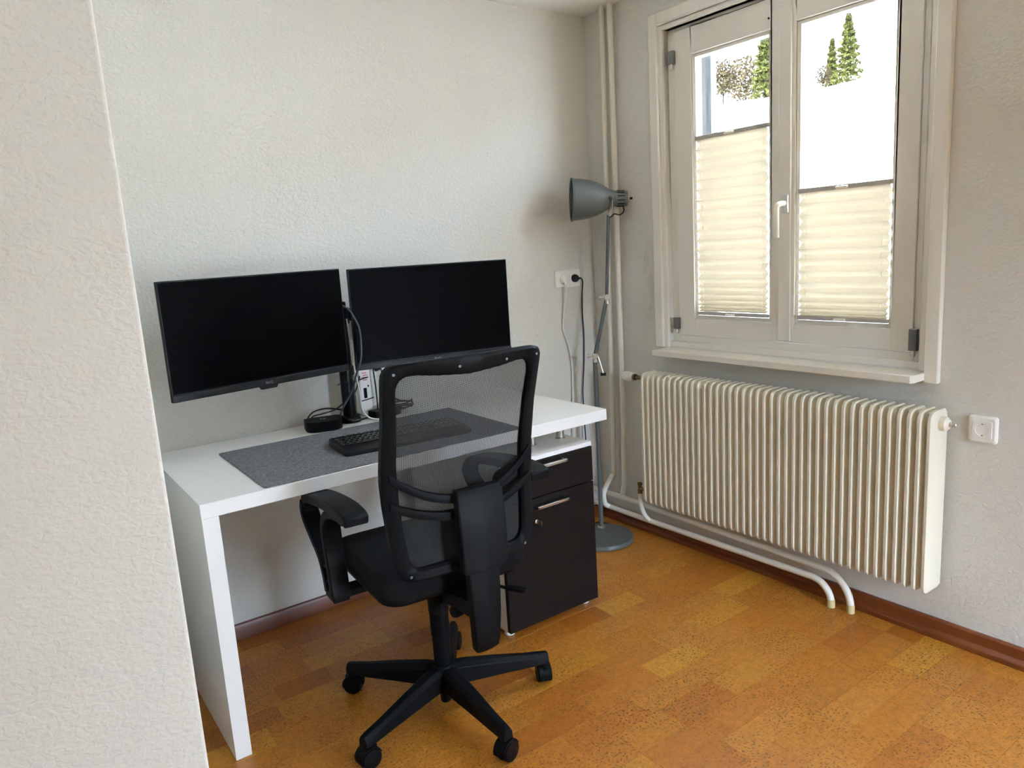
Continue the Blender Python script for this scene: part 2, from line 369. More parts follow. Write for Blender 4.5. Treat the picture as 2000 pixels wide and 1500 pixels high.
# overlapping cover strip of the meeting stile
wpart(MB().box(0.010, 0.018, SYM-0.046, SYM+0.004, SZ0+0.004, SZ1-0.004), 'meeting_strip', frame_white, sr, 0.003)
# hinges
def hinge(y0, z0, z1, par):
    h = wpart(MB().box(-0.002, 0.017, y0-0.013, y0+0.013, z0+0.018, z1), 'hinge', mat('hinge_grey', srgb(120, 120, 116), 0.35, 0.8), par, 0.002)
    wpart(MB().lathe([(0.006, 0), (0.0075, 0.004), (0.0075, 0.016), (0.005, 0.02)], 14, (0.004, y0, z0)), 'hinge_pin', chrome, h, 0)
hinge(SY0-0.008, 0.933, 1.022, sr); hinge(SY1+0.004, 0.953, 1.02, sl); hinge(SY1+0.004, 2.03, 2.10, sl)
wpart(MB().lathe([(0.004, 0), (0.004, 0.002)], 10, (0.0175, SYM+0.050, 2.105), (-1, 0, 0)), 'plug_hole', slot_m, sl, 0)
# handle
HY, HZ = -1.036, 1.455
hb = wpart(MB().loft([[(0.010, HY+p[0], HZ+p[1]) for p in rrect(-0.014, 0.014, -0.034, 0.034, 0.005)], [(0.000, HY+p[0], HZ+p[1]) for p in rrect(-0.013, 0.013, -0.033, 0.033, 0.005)]]), 'handle_plate', chrome, sr, 0.001)
cream = mat('handle_cream', srgb(240, 232, 214), 0.35)
hp = smooth_path([(0.004, HY, HZ), (-0.022, HY, HZ), (-0.036, HY+0.004, HZ-0.008), (-0.040, HY+0.004, HZ-0.035), (-0.040, HY+0.003, HZ-0.12)], 6)
wpart(MB().tube(hp, [0.010]*13+[0.009]*(len(hp)-13), 14), 'handle_lever', cream, hb, 0)
# sill board
sp_ = round_poly([(0.03, -0.457), (-0.1, -0.457), (-0.1, -1.553), (-0.088, -1.562), (-0.0245, -1.562), (-0.0245, -1.5545), (0.03, -1.5545)], [0, .008, .006, .006, 0, 0, 0], 4)
wpart(MB().prism([(p[0], p[1]) for p in sp_], 'z', 0.863, 0.889), 'sill', white_paint, bev=0.003)
# outer reveal with shutter tracks
b = MB()
for yy in (WY1-0.028, WY0+0.004):
    b.box(0.125, 0.185, yy-0.012*(yy > -1), yy+0.024, 0.91, WZ1); b.box(0.225, 0.262, yy-0.026*(yy > -1), yy+0.024, 0.91, WZ1)
wpart(b, 'shutter_track', ext_m, bev=0.001)
wpart(MB().box(0.115, 0.42, WY0-0.02, WY1+0.02, WZ0-0.045, WZ0-0.001), 'outer_sill', ext_m, bev=0.002)

# pleated blinds
def blind(y0, y1, zt, zb, label):
    yc = (y0+y1)/2; r = empty('pleated_blind', (0.02, yc, zb), 0, label, 'blind', 'pleated blinds in the window')
    hw = (y1-y0)/2
    MB().box(-0.004, 0.014, -hw, hw, zt-zb-0.016, zt-zb).build('top_rail', rail_m, r, 0.002)
    MB().box(-0.004, 0.014, -hw, hw, 0.0, 0.014).build('bottom_rail', rail_m, r, 0.002)
    zs = []; z = zt-zb-0.016; n = 0
    hts = []
    H_ = zt-zb-0.030; k = 0; tot = 0
    # pleats sag open at the top and pack together at the foot
    m_ = int(H_/0.0165); raw = [1.0 if i/m_ < 0.62 else 1.0-0.86*((i/m_-0.62)/0.38) for i in range(m_)]; sc = H_/sum(raw)
    pts = [(0.0, z)]
    for i, h in enumerate(raw):
        z -= h*sc; pts.append((0.0150 if i % 2 == 0 else -0.0035, z))
    th = 0.0006; vs = []; fs = []
    for (x, zz) in pts: vs += [(x, -hw+0.004, zz), (x, hw-0.004, zz)]
    for i in range(len(pts)-1): fs.append((2*i, 2*i+1, 2*i+3, 2*i+2))
    fo = MB().add(vs, fs).build('pleated_fabric', blindm, r, smooth=0)
    for s in (-1, 1):
        MB().tube([(0.004, s*(hw-0.028), 0.012), (0.004, s*(hw-0.028), zt-zb-0.012)], 0.0007, 6).build('cord', cable_w, r)
    for zz, nm in ((zt-zb-0.009, 'grip'), (0.006, 'grip')):
        b = MB(); b.loft([[(-0.004, p[0], zz+p[1]) for p in rrect(-0.022, 0.022, -0.005, 0.005, 0.003)], [(-0.013, p[0]*0.9, zz+p[1]*0.7-0.001) for p in rrect(-0.022, 0.022, -0.005, 0.005, 0.003)]])
        b.build(nm, cream, r, 0.0005)
    return r
blind(-0.953, -0.614, 1.752, 1.034, 'cream pleated blind in the left sash, pulled about two thirds up')
blind(-1.416, -1.080, 1.502, 1.034, 'cream pleated blind in the right sash, pulled up nearly half way')

rw = empty('added_window', (0, (W2Y0+W2Y1)/2, W2Z0)); struct(rw, 'unseen white window added in the right wall to light the room')
b = MB(); hw = (W2Y1-W2Y0)/2; hh = W2Z1-W2Z0
for (a0, a1, c0, c1) in ((-hw, -hw+0.07, 0, hh), (hw-0.07, hw, 0, hh), (-hw+0.07, hw-0.07, 0, 0.07), (-hw+0.07, hw-0.07, hh-0.07, hh)): b.box(0.03, 0.09, a0, a1, c0, c1)
b.build('frame', frame_white, rw)
for a0, a1 in ((-hw+0.07, hw-0.07),): MB().box(0.056, 0.060, a0, a1, 0.07, hh-0.07).build('glass_pane', glass, rw, smooth=0)

bd_ = empty('added_door', ((D2X0+D2X1)/2, RWY, D2Z0)); struct(bd_, 'unseen glazed white door added behind the viewer to light the room')
b = MB(); hw = (D2X1-D2X0)/2; hh = D2Z1-D2Z0
for (a0, a1, c0, c1) in ((-hw, -hw+0.06, 0, hh), (hw-0.06, hw, 0, hh), (-hw+0.06, hw-0.06, 0, 0.06), (-hw+0.06, hw-0.06, hh-0.06, hh)): b.box(a0, a1, -0.10, -0.04, c0, c1)
b.build('frame', frame_white, bd_)
for a0, a1 in ((-hw+0.06, hw-0.06),): MB().box(a0, a1, -0.072, -0.068, 0.06, hh-0.06).build('glass_pane', glass, bd_, smooth=0)

# ------------------------------------------------------------------ radiator
rad = empty('radiator', (-0.08, -1.025, 0.19), 0, 'cream ribbed steel radiator under the window sill', 'radiator')
OFF = Vector((-0.08, -1.025, 0.19))
outl = round_poly([(-0.05, 0.0), (0.05, 0.0), (0.05, 0.597), (-0.05, 0.597)], [0.028, 0.012, 0.014, 0.036], 5)   # (x, z)
outl2 = round_poly([(-0.031, 0.018), (0.036, 0.018), (0.036, 0.577), (-0.031, 0.577)], [0.016, 0.006, 0.008, 0.020], 5)
q = MB().loft([[(p[0], -0.0154, p[1]) for p in outl2], [(p[0], -0.0042, p[1]) for p in outl], [(p[0], 0.0042, p[1]) for p in outl], [(p[0], 0.0154, p[1]) for p in outl2]])
sec0 = q.build('radiator_section', rad_m, rad, smooth=40); sec0.location = (0, 1.025-0.4205, 0)
for i in range(1, 40):
    c = dup(sec0, rad); c.location = (0, 1.025-0.4205-0.031*i, 0)
b = MB()   # top and bottom headers
b.box(-0.012, 0.048, -0.615, 0.615, 0.545, 0.588); b.box(-0.012, 0.048, -0.615, 0.615, 0.015, 0.055); b.build('header', rad_m, rad, 0.004)
# wall brackets
for yy in (-0.45, 0.45): MB().box(0.035, 0.0795, yy-0.012, yy+0.012, 0.42, 0.46).build('wall_bracket', rad_m, rad)
def rpt(x, y, z): return Vector((x, y, z))-OFF
# thermostat head and valve on the corner side
v = MB().lathe([(0.009, 0), (0.013, 0.002), (0.013, 0.014), (0.009, 0.016), (0.009, 0.070), (0.014, 0.071), (0.014, 0.084)], 16, rpt(-0.075, -0.404, 0.752), (0, 1, 0)).build('valve_body', brass, rad)
ring = []
th = MB().lathe([(0.015, 0.0), (0.0195, 0.003), (0.021, 0.012), (0.021, 0.045), (0.0185, 0.055), (0.010, 0.060), (0.0, 0.060)], 28, rpt(-0.075, -0.320, 0.752), (-0.15, 1, 0.02)).build('thermostat_head', mat('valve_white', srgb(238, 235, 228), 0.4), rad)
for k in range(14):
    a = 2*math.pi*k/14; c = rpt(-0.075-0.005, -0.292, 0.7525)+Vector((0.0205*math.cos(a), 0, 0.0205*math.sin(a)))
    MB().box(c.x-0.0016, c.x+0.0016, c.y-0.016, c.y+0.016, c.z-0.0016, c.z+0.0016).build('grip_rib', MATS['valve_white'], th)
# bleed plug on the window-wall end
pl_ = MB().lathe([(0.023, 0.0), (0.022, 0.016), (0.017, 0.020), (0.014, 0.024)], 20, rpt(-0.085, -1.6455, 0.748), (0, -1, 0)).build('end_plug', rad_m, rad)
MB().lathe([(0.0085, 0), (0.0085, 0.007), (0.0055, 0.008), (0.0055, 0.018), (0.003, 0.020)], 12, rpt(-0.085, -1.6695, 0.748), (0, -1, 0)).build('bleed_valve', chrome, pl_)
# return valve, bottom corner side
rv = MB().lathe([(0.008, 0), (0.011, 0.002), (0.011, 0.010), (0.008, 0.012), (0.008, 0.050)], 12, rpt(-0.088, -0.404, 0.236), (0, 1, 0)).build('return_valve', brass, rad)
MB().lathe([(0.011, -0.030), (0.011, -0.012), (0.009, -0.010), (0.009, 0.010), (0.012, 0.012), (0.012, 0.022), (0.007, 0.024)], 6, rpt(-0.088, -0.350, 0.240), (0, 0, 1)).build('valve_nut', brass, rv)

# heating pipes
def pipe_thing(name, pts, r, label, extra=None):
    o = MB().tube(pts, r, 14).build(name, white_paint, None, 0, 60)
    tag(o, label, 'pipe', 'white heating pipes along the window wall'); return o
PXx = -0.062
up = [(PXx, -0.002, 0.150), (PXx, -0.4, 0.147), (PXx, -0.8, 0.142), (PXx, -1.24, 0.136)] + [(PXx, -1.24-0.117*math.sin(a), 0.136-0.117+0.117*math.cos(a)) for a in [R(t) for t in range(10, 91, 10)]] + [(PXx, -1.357, -0.001)]
p1 = pipe_thing('heating_pipe', up, 0.0125, 'upper of the two horizontal white heating pipes below the radiator')
MB().lathe([(0.0135, 0.0), (0.0135, 0.028), (0.0127, 0.032)], 16, (PXx, -1.357, -0.001)).build('pipe_sleeve', yel_m, p1)
lo = [(PXx-0.014, -0.002, 0.088), (PXx-0.014, -0.4, 0.088), (PXx-0.012, -0.8, 0.090), (PXx-0.010, -1.21, 0.092)] + [(PXx-0.010, -1.21-0.078*math.sin(a), 0.092-0.078+0.078*math.cos(a)) for a in [R(t) for t in range(10, 91, 10)]] + [(PXx-0.010, -1.288, -0.001)]
p2 = pipe_thing('heating_pipe', lo, 0.0125, 'lower of the two horizontal white heating pipes below the radiator')
MB().lathe([(0.0135, 0.0), (0.0135, 0.026), (0.0127, 0.030)], 16, (PXx-0.010, -1.288, -0.001)).build('pipe_sleeve', yel_m, p2)
va = smooth_path([(-0.030, -0.150, HC), (-0.030, -0.135, 1.2), (-0.032, -0.122, 0.32), (-0.045, -0.120, 0.235), (-0.088, -0.118, 0.185), (-0.104, -0.118, 0.150), (-0.098, -0.122, 0.105), (-0.082, -0.130, 0.092)], 6)
pipe_thing('riser_pipe', va, 0.0125, 'vertical white heating riser nearest the room corner, bending over the upper pipe')
vb = [(-0.030, -0.200, HC), (-0.032, -0.199, 0.5), (-0.040, -0.199, 0.21), (-0.058, -0.199, 0.152)]
pipe_thing('riser_pipe', vb, 0.0125, 'vertical white heating riser on the radiator side of the corner')
cn = smooth_path([(-0.088, -0.350, 0.212), (-0.090, -0.354, 0.165), (-0.092, -0.378, 0.118), (-0.080, -0.400, 0.090)], 6)
tag(MB().tube(cn, 0.0105, 12).build('return_pipe', white_paint, None, 0, 60), 'short white curved pipe from the return valve to the lower heating pipe', 'pipe')
# ------------------------------------------------------------------ desk
XL, XR, YF, YB, DT = -2.035, -0.594, -0.695, -0.006, 0.0405
TOPZ = 0.75
desk = empty('desk', ((XL+XR)/2, (YF+YB)/2, 0), 0, 'white laminate desk with one panel leg, standing against the back wall', 'desk')
dx, dy = (XL+XR)/2, (YF+YB)/2
def dk(b): b.v = [(v[0]-dx, v[1]-dy, v[2]) for v in b.v]; return b
dk(MB().box(XL, XR, YF, YB, TOPZ-DT, TOPZ)).build('tabletop', white_lam, desk, 0.0012)
dk(MB().box(XL+0.001, XL+0.045, YF+0.002, YB-0.005, 0.0, TOPZ-DT-0.0005)).build('leg', white_lam, desk, 0.001)
PT = 0.642
for px, py in ((-0.855, -0.57), (-0.72, -0.57), (-0.855, -0.13), (-0.72, -0.13)):
    dk(MB().lathe([(0.019, PT+0.0005), (0.019, PT+0.004), (0.015, PT+0.005), (0.015, TOPZ-DT-0.005), (0.019, TOPZ-DT-0.004), (0.019, TOPZ-DT-0.0005)], 20, (px, py, 0))).build('spacer', chrome, desk)

# pedestal cabinet
PX0, PX1, PF, PB = -1.088, -0.674, -0.696, -0.05
ped = empty('pedestal_cabinet', ((PX0+PX1)/2, (PF+PB)/2, 0), 0, 'white pedestal cabinet with black brown drawer and door carrying the right end of the desk', 'cabinet')
qx, qy = (PX0+PX1)/2, (PF+PB)/2
def pd(b): b.v = [(v[0]-qx, v[1]-qy, v[2]) for v in b.v]; return b
PZ0 = 0.026
b = MB(); b.box(PX0, PX0+0.016, PF+0.020, PB, PZ0, PT-0.017); b.box(PX1-0.016, PX1, PF+0.020, PB, PZ0, PT-0.017); b.box(PX0+0.016, PX1-0.016, PB-0.012, PB, PZ0, PT-0.017); b.box(PX0+0.016, PX1-0.016, PF+0.020, PB-0.012, PZ0, PZ0+0.016)
pd(b).build('body', white_lam, ped, 0.0008)
pd(MB().box(PX0, PX1, PF+0.004, PB, PT-0.016, PT)).build('top_panel', white_lam, ped, 0.0008)
GAPZ = 0.493
dr = pd(MB().box(PX0+0.001, PX1-0.001, PF, PF+0.0185, GAPZ+0.002, PT-0.018)).build('drawer', anthr_m, ped, 0.0008)
do = pd(MB().box(PX0+0.001, PX1-0.001, PF, PF+0.0185, PZ0, GAPZ-0.002)).build('door', anthr_m, ped, 0.0008)
def bar_handle(x0, x1, z, par):
    b = MB(); b.box(x0, x1, PF-0.026, PF-0.012, z-0.005, z+0.005); b.box(x0, x0+0.008, PF-0.026, PF+0.001, z-0.004, z+0.004); b.box(x1-0.008, x1, PF-0.026, PF+0.001, z-0.004, z+0.004)
    pd(b).build('handle', chrome, par, 0.001)
bar_handle(-0.955, -0.812, 0.607, dr); bar_handle(-0.955, -0.812, 0.462, do)
lk = pd(MB().lathe([(0.009, 0), (0.009, 0.002), (0.006, 0.003)], 14, (-0.945, PF, 0.405), (0, -1, 0))).build('lock', chrome, do)
pd(MB().box(-0.9456, -0.9444, PF-0.028, PF-0.002, 0.392, 0.416)).build('key', chrome, lk, 0.0004)
for sx in (PX0+0.03, PX1-0.03):
    for sy in (PF+0.05, PB-0.04):
        pd(MB().lathe([(0.018, 0.0), (0.02, 0.004), (0.015, 0.012), (0.012, PZ0)], 16, (sx, sy, 0))).build('foot', sock_m, ped)

# felt desk mat
mp_ = rrect(-0.44, 0.44, -0.25, 0.25, 0.012, 4)
mo = MB().prism(mp_, 'z', 0, 0.003).build('desk_mat', felt_m, None, 0.0006); mo.location = (-1.419, -0.441, TOPZ); mo.rotation_euler = (0, 0, R(-0.6))
tag(mo, 'dark grey felt desk mat lying under the keyboard on the white desk', 'desk mat')

# keyboard
kb = empty('keyboard', (-1.340, -0.496, TOPZ+0.0032), R(-5.5), 'flat black full size keyboard lying on the grey felt mat', 'keyboard')
kw, kd = 0.224, 0.0975
def kz(y): return 0.012 + 0.010*(y+kd)/(2*kd)       # top surface rises to the back
pp = round_poly([(-kw, -kd), (kw, -kd), (kw, kd), (-kw, kd)], [0.02, 0.03, 0.03, 0.02], 5)
MB().loft([[(p[0], p[1], 0.0) for p in pp], [(p[0], p[1], kz(p[1])*0.7) for p in pp], [(p[0]*0.992, p[1]*0.985, kz(p[1])) for p in pp]]).build('case', bezel_m, kb, 0.0008)
KM = {}
def key(x0, x1, yc, hy=0.0078):
    L = round(x1-x0, 4)
    if L not in KM:
        me = bpy.data.meshes.new('key'); h = L/2-0.0009
        q = MB().loft([[(-h, -hy, 0), (h, -hy, 0), (h, hy, 0), (-h, hy, 0)], [(-h, -hy, 0.002), (h, -hy, 0.002), (h, hy, 0.002), (-h, hy, 0.002)], [(-h+0.0016, -hy+0.0014, 0.004), (h-0.0016, -hy+0.0014, 0.004), (h-0.0016, hy-0.0014, 0.004), (-h+0.0016, hy-0.0014, 0.004)]])
        q.add([(-min(h, .006)+0.0024, 0.0006, 0.00415), (-min(h, .006)+0.0064, 0.0006, 0.00415), (-min(h, .006)+0.0064, 0.0042, 0.00415), (-min(h, .006)+0.0024, 0.0042, 0.00415)], [(0, 1, 2, 3)])
        me.from_pydata(q.v, [], q.f); me.materials.append(key_m); me.materials.append(keyprint_m); me.polygons[-1].material_index = 1; KM[L] = me
    o = bpy.data.objects.new('key', KM[L]); COL.objects.link(o); o.parent = kb; o.location = ((x0+x1)/2, yc, kz(yc)-0.0002); o.rotation_euler = (R(2.9), 0, 0)
U = 0.0187; kx = -0.213; KY = [0.080, 0.057, 0.039, 0.021, 0.003, -0.015]
def krow(x, widths, yc):
    for wd in widths:
        if wd > 0: key(x, x+wd*U, yc)
        x += abs(wd)*U
krow(kx, [1, -1, 1, 1, 1, 1, -.5, 1, 1, 1, 1, -.5, 1, 1, 1, 1, -.2, 1, 1, 1, -.2, 1, 1, 1, 1], KY[0])
krow(kx, [1]*13+[2]+[-.2, 1, 1, 1, -.2, 1, 1, 1, 1], KY[1])
krow(kx, [1.5]+[1]*12+[1.5]+[-.2, 1, 1, 1, -.2, 1, 1, 1, 1], KY[2])
krow(kx, [1.75]+[1]*12+[1.25]+[-3.4, 1, 1, 1, 1], KY[3])
krow(kx, [1.25]+[1]*11+[2.75]+[-1.2, 1, -1.2, 1, 1, 1, 1], KY[4])
krow(kx, [1.25, 1.25, 1.25, 6.25, 1.25, 1.25, 1.25, 1.25, -.2, 1, 1, 1, -.2, 2, 1, 1], KY[5])

# ------------------------------------------------------------------ monitors and their stand
MW, MH = 0.307, 0.177
def monitor(loc, rz, label, roll=0.0, logo=True):
    r = empty('monitor', loc, rz, label, 'monitor', 'pair of monitors on the desk stand'); r.rotation_euler = (0, roll, rz)
    # local: x right, -y faces the viewer, z up, origin at the screen centre
    MB().box(-MW, MW, 0.0, 0.014, -MH, MH).build('panel', bezel_m, r, 0.002)
    MB().box(-MW+0.004, MW-0.004, -0.0008, 0.0002, -MH+0.024, MH-0.004).build('screen', screen_m, r, smooth=0)
    ch = MB().box(-MW, MW, -0.004, 0.0, -MH, -MH+0.021).build('chin', bezel_m, r, 0.0015)
    hs = rrect(-0.23, 0.23, -0.13, 0.11, 0.03)
    MB().loft([[(p[0], 0.013, p[1]) for p in hs], [(p[0]*0.9, 0.040, p[1]*0.9) for p in hs]]).build('back_housing', bezel_m, r)
    if logo:
        text_part('logo', 'BenQ', 0.011, logo_m, r, (0.0, -0.0046, -MH+0.0105), (R(90), 0, 0), 0.0003)
        t_ = round_poly([(-0.032, -MH+0.001), (-0.026, -MH-0.010), (0.026, -MH-0.010), (0.032, -MH+0.001)], [0, .003, .003, 0], 3)
        MB().prism([(p[0], p[1]) for p in t_], 'y', -0.003, 0.010).build('sensor_tab', bezel_m, ch, 0.001)
    return r
monitor((-1.700, -0.309, 1.148), 0.183, 'large black monitor on the left, angled inward, switched off')
monitor((-1.073, -0.312, 1.142), -0.150, 'large black monitor on the right, partly hidden behind the office chair', 0.004)

st = empty('monitor_stand', (-1.345, -0.090, TOPZ), 0, 'black pole stand with two arms clamped at the back of the desk, behind the monitors', 'monitor stand')
MB().lathe([(0.040, 0), (0.040, 0.006), (0.039, 0.010), (0.036, 0.020), (0.027, 0.021)], 32).build('base', black_sm, st)
MB().lathe([(0.025, 0.018), (0.025, 0.450), (0.020, 0.452)], 24).build('pole', black_sm, st)
cl = MB().lathe([(0.034, 0.372), (0.034, 0.430)], 24).build('arm_clamp', black_sm, st)
MB().box(0.020, 0.05, -0.02, 0.02, 0.38, 0.425).build('clamp_block', black_sm, cl, 0.003)
for s, tx, ty in ((-1, -1.70+0.045*0.18, -0.309+0.042), (1, -1.073-0.045*0.15, -0.312+0.042)):
    ex, ey = tx+1.345, ty+0.09; el = (s*0.19, 0.035 if s < 0 else 0.03)
    a = MB(); a.tube([(s*0.03, 0, 0.40), (el[0], el[1], 0.40)], 0.01, flat=(0.018, 0.012)); a.tube([(el[0], el[1], 0.40), (ex, ey+0.03, 0.395)], 0.01, flat=(0.016, 0.011)); a.build('arm', black_sm, st, 0.003)
    MB().lathe([(0.022, 0.375), (0.022, 0.425)], 20, (el[0], el[1], 0)).build('arm_joint', black_sm, st)
    b = MB(); b.box(-0.055, 0.055, 0.004, 0.010, -0.055, 0.055); b.box(-0.015, 0.015, 0.010, 0.05, -0.02, 0.02)
    ps = b.build('mount_plate', black_sm, st, 0.002); ps.location = (ex, ey-0.002, 0.395); ps.rotation_euler = (0, 0, 0.183 if s < 0 else -0.150)
tz = smooth_path([(-0.040, -0.012, 0.148), (-0.026, -0.005, 0.150), (0, -0.026, 0.150), (0.026, 0, 0.146), (0.07, 0.020, 0.150), (0.10, 0.03, 0.152)], 5)
MB().tube(tz, 0.0022, 6).build('cable_tie', cable_b, st)

# mini computer puck with a round front corner
pk = empty('mini_computer', (-1.466, -0.128, TOPZ), R(-14), 'small black puck shaped mini computer on the desk, left of the stand', 'computer')
pq = round_poly([(-0.066, -0.050), (0.066, -0.050), (0.066, 0.050), (-0.066, 0.050)], [0.048, 0.045, 0.014, 0.014], 10)
MB().loft([[(p[0]*0.96, p[1]*0.96, 0) for p in pq], [(p[0], p[1], 0.003) for p in pq], [(p[0], p[1], 0.036) for p in pq]]).build('body', black_sm, pk, 0.0008)
MB().loft([[(p[0], p[1], 0.0362) for p in pq], [(p[0]*0.985, p[1]*0.985, 0.0375) for p in pq]]).build('lid', dark_pl, pk, 0.0004)
text_part('logo', 'hp', 0.022, chrome, pk, (0.0, 0.004, 0.0378), (0, 0, 0), 0.0003)

# power strip standing upright between stand and wall
ps = empty('power_strip', (-1.255, -0.029, TOPZ), R(4), 'white power strip standing upright behind the monitor stand', 'power strip')
pq = rrect(-0.0245, 0.0245, 0.0, 0.235, 0.016, 6)
MB().loft([[(p[0], 0.020, p[1]) for p in pq], [(p[0], -0.016, p[1]) for p in pq], [(p[0]*0.88, -0.020, p[1]*0.97+0.003) for p in pq]]).build('body', sock_m, ps)
MB().box(-0.010, 0.004, -0.0215, -0.019, 0.070, 0.110).build('switch', black_sm, ps, 0.001)
MB().box(0.009, 0.014, -0.021, -0.0195, 0.112, 0.120).build('indicator', black_sm, ps)
for k in range(4):
    o = MB().box(-0.010+rnd.uniform(-.003, .003), 0.010+rnd.uniform(-.003, .003), -0.0209, -0.0200, 0.140+k*0.009, 0.143+k*0.009).build('print_line', red_m, ps, smooth=0)
tr_ = MB().tube(smooth_path([(-0.030, -0.023, 0.062), (0, -0.024, 0.064), (0.03, -0.022, 0.068)], 4), 0.002, 6).build('cable_tie', cable_b, ps)

# power adapter and cables
ad = empty('power_adapter', (-1.212, -0.112, TOPZ), R(12), 'black power adapter block lying on the desk behind the keyboard', 'power adapter')
MB().loft([[(p[0], p[1], 0.0) for p in rrect(-0.062, 0.062, -0.026, 0.026, 0.006)], [(p[0], p[1], 0.028) for p in rrect(-0.062, 0.062, -0.026, 0.026, 0.006)], [(p[0]*0.97, p[1]*0.94, 0.031) for p in rrect(-0.062, 0.062, -0.026, 0.026, 0.006)]]).build('body', dark_pl, ad)
MB().lathe([(0.007, 0), (0.006, 0.02), (0.003, 0.03)], 10, (0.06, 0, 0.015), (1, 0, 0)).build('strain_relief', cable_b, ad)
pts = []
for t in range(0, 61):
    a = t/60*2*math.pi*4; pts.append((-1.13+0.062*math.cos(a)+0.006*math.sin(a*.37), -0.062+0.026*math.sin(a), TOPZ+0.006+0.026*t/60+0.004*math.sin(a*1.3)))
tag(MB().tube(smooth_path(pts, 3), 0.0035, 6).build('cable_coil', cable_b), 'bundled coil of black cable on the desk near the wall', 'cable')
def cable(name, pts, r, m, label, n=8):
    return tag(MB().tube(smooth_path(pts, n), r, 8).build(name, m, None, 0, 60), label, 'cable')
Z = TOPZ
cable('computer_cable', [(-1.505, -0.085, Z+0.022), (-1.500, -0.062, Z+0.035), (-1.470, -0.045, Z+0.052), (-1.42, -0.040, Z+0.056), (-1.375, -0.045, Z+0.046), (-1.340, -0.052, Z+0.034), (-1.29, -0.055, Z+0.012)], 0.003, cable_b, 'black cable arching from the mini computer behind the stand pole')
cable('computer_cable', [(-1.500, -0.080, Z+0.018), (-1.480, -0.060, Z+0.038), (-1.44, -0.05, Z+0.040), (-1.39, -0.055, Z+0.048), (-1.352, -0.060, Z+0.070), (-1.30, -0.05, Z+0.10), (-1.275, -0.052, Z+0.16)], 0.0028, cable_b, 'second black cable rising from the mini computer behind the stand')
cable('plug_cable', [(-1.400, -0.105, Z+0.031), (-1.385, -0.12, Z+0.030), (-1.372, -0.138, Z+0.020), (-1.35, -0.140, Z+0.012), (-1.30, -0.130, Z+0.010), (-1.285, -0.125, Z+0.012)], 0.004, cable_b, 'thick black plug cable running round the stand foot')
cable('screen_cable', [(-1.425, -0.212, 1.195), (-1.393, -0.226, 1.196), (-1.387, -0.262, 1.186), (-1.383, -0.293, 1.165), (-1.369, -0.302, 1.120), (-1.367, -0.302, 1.065), (-1.374, -0.300, 1.005), (-1.384, -0.270, 0.950), (-1.362, -0.205, 0.920), (-1.352, -0.140, 0.870), (-1.388, -0.128, 0.812), (-1.396, -0.112, 0.780)], 0.0034, cable_g, 'grey screen cable looping down in front of the stand pole')
cable('white_cable', [(-1.336, -0.126, 1.14), (-1.330, -0.126, 1.05), (-1.326, -0.126, 0.96), (-1.318, -0.128, 0.90), (-1.314, -0.130, 0.84), (-1.311, -0.132, 0.795), (-1.294, -0.152, 0.764), (-1.250, -0.176, 0.7545), (-1.20, -0.182, 0.7545)], 0.0028, cable_w, 'thin white cable hanging beside the stand pole')
cable('power_cable', [(-1.205, -0.025, 1.06), (-1.207, -0.028, 0.96), (-1.203, -0.03, 0.86), (-1.202, -0.030, 0.79), (-1.203, -0.028, 0.757)], 0.0032, cable_b, 'straight black cable hanging beside the white power strip')
cable('power_cable', [(-1.178, -0.03, 0.925), (-1.172, -0.03, 0.915), (-1.166, -0.03, 0.885), (-1.170, -0.032, 0.85), (-1.155, -0.036, 0.815), (-1.13, -0.045, 0.795), (-1.10, -0.05, 0.78)], 0.0038, cable_b, 'bent black power cable running from the plug down to the coil')
pg = tag(MB().lathe([(0.012, 0), (0.013, 0.006), (0.010, 0.020), (0.005, 0.026)], 12, (-1.199, -0.030, 0.926), (0.9, 0, 0.1)).build('mains_plug', cable_b), 'small black mains plug beside the power strip', 'plug')
pc = MB().tube([(-1.395, -0.27, 0.985), (-1.383, -0.245, 0.955)], 0.006, 10).build('cable_end', cable_b); tag(pc, 'short black cable end poking out below the left monitor', 'cable')

# ------------------------------------------------------------------ office chair (local: x right, y forward, z up)
ch = empty('office_chair', (-1.45, -0.858, 0), R(-4), 'black swivel office chair with mesh back, pushed up to the white desk', 'office chair')
ROOT = R(4)      # the foot star keeps its own heading
leg_me = None
for k in range(5):
    a = R(270+72*k) + ROOT
    if leg_me is None:
        rings = []
        for t, hwid, z0, z1 in ((0.0, 0.030, 0.078, 0.137), (0.06, 0.029, 0.074, 0.136), (0.16, 0.0235, 0.070, 0.123), (0.26, 0.0195, 0.066, 0.106), (0.318, 0.0175, 0.064, 0.099), (0.334, 0.0150, 0.065, 0.096)):
            rings.append([(t, -hwid*1.0, z0), (t, hwid*1.0, z0), (t, hwid*0.9, z1-0.012), (t, hwid*0.45, z1), (t, -hwid*0.45, z1), (t, -hwid*0.9, z1-0.012)])
        lg = MB().loft(rings).build('base_leg', black_pl, ch, 0.002); leg_me = lg.data
    else:
        lg = bpy.data.objects.new('base_leg', leg_me); COL.objects.link(lg); lg.parent = ch
        m_ = lg.modifiers.new('bevel', 'BEVEL'); m_.width = 0.002; m_.segments = 2; m_.limit_method = 'ANGLE'; m_.angle_limit = R(35)
    lg.rotation_euler = (0, 0, a)
MB().lathe([(0.030, 0.062), (0.042, 0.070), (0.042, 0.118), (0.034, 0.142), (0.028, 0.144)], 28).build('hub', black_pl, ch)
MB().lathe([(0.0135, 0.014), (0.0165, 0.018), (0.0165, 0.045), (0.0125, 0.048), (0.0125, 0.066)], 18).build('gas_spring_end', black_sm, ch)
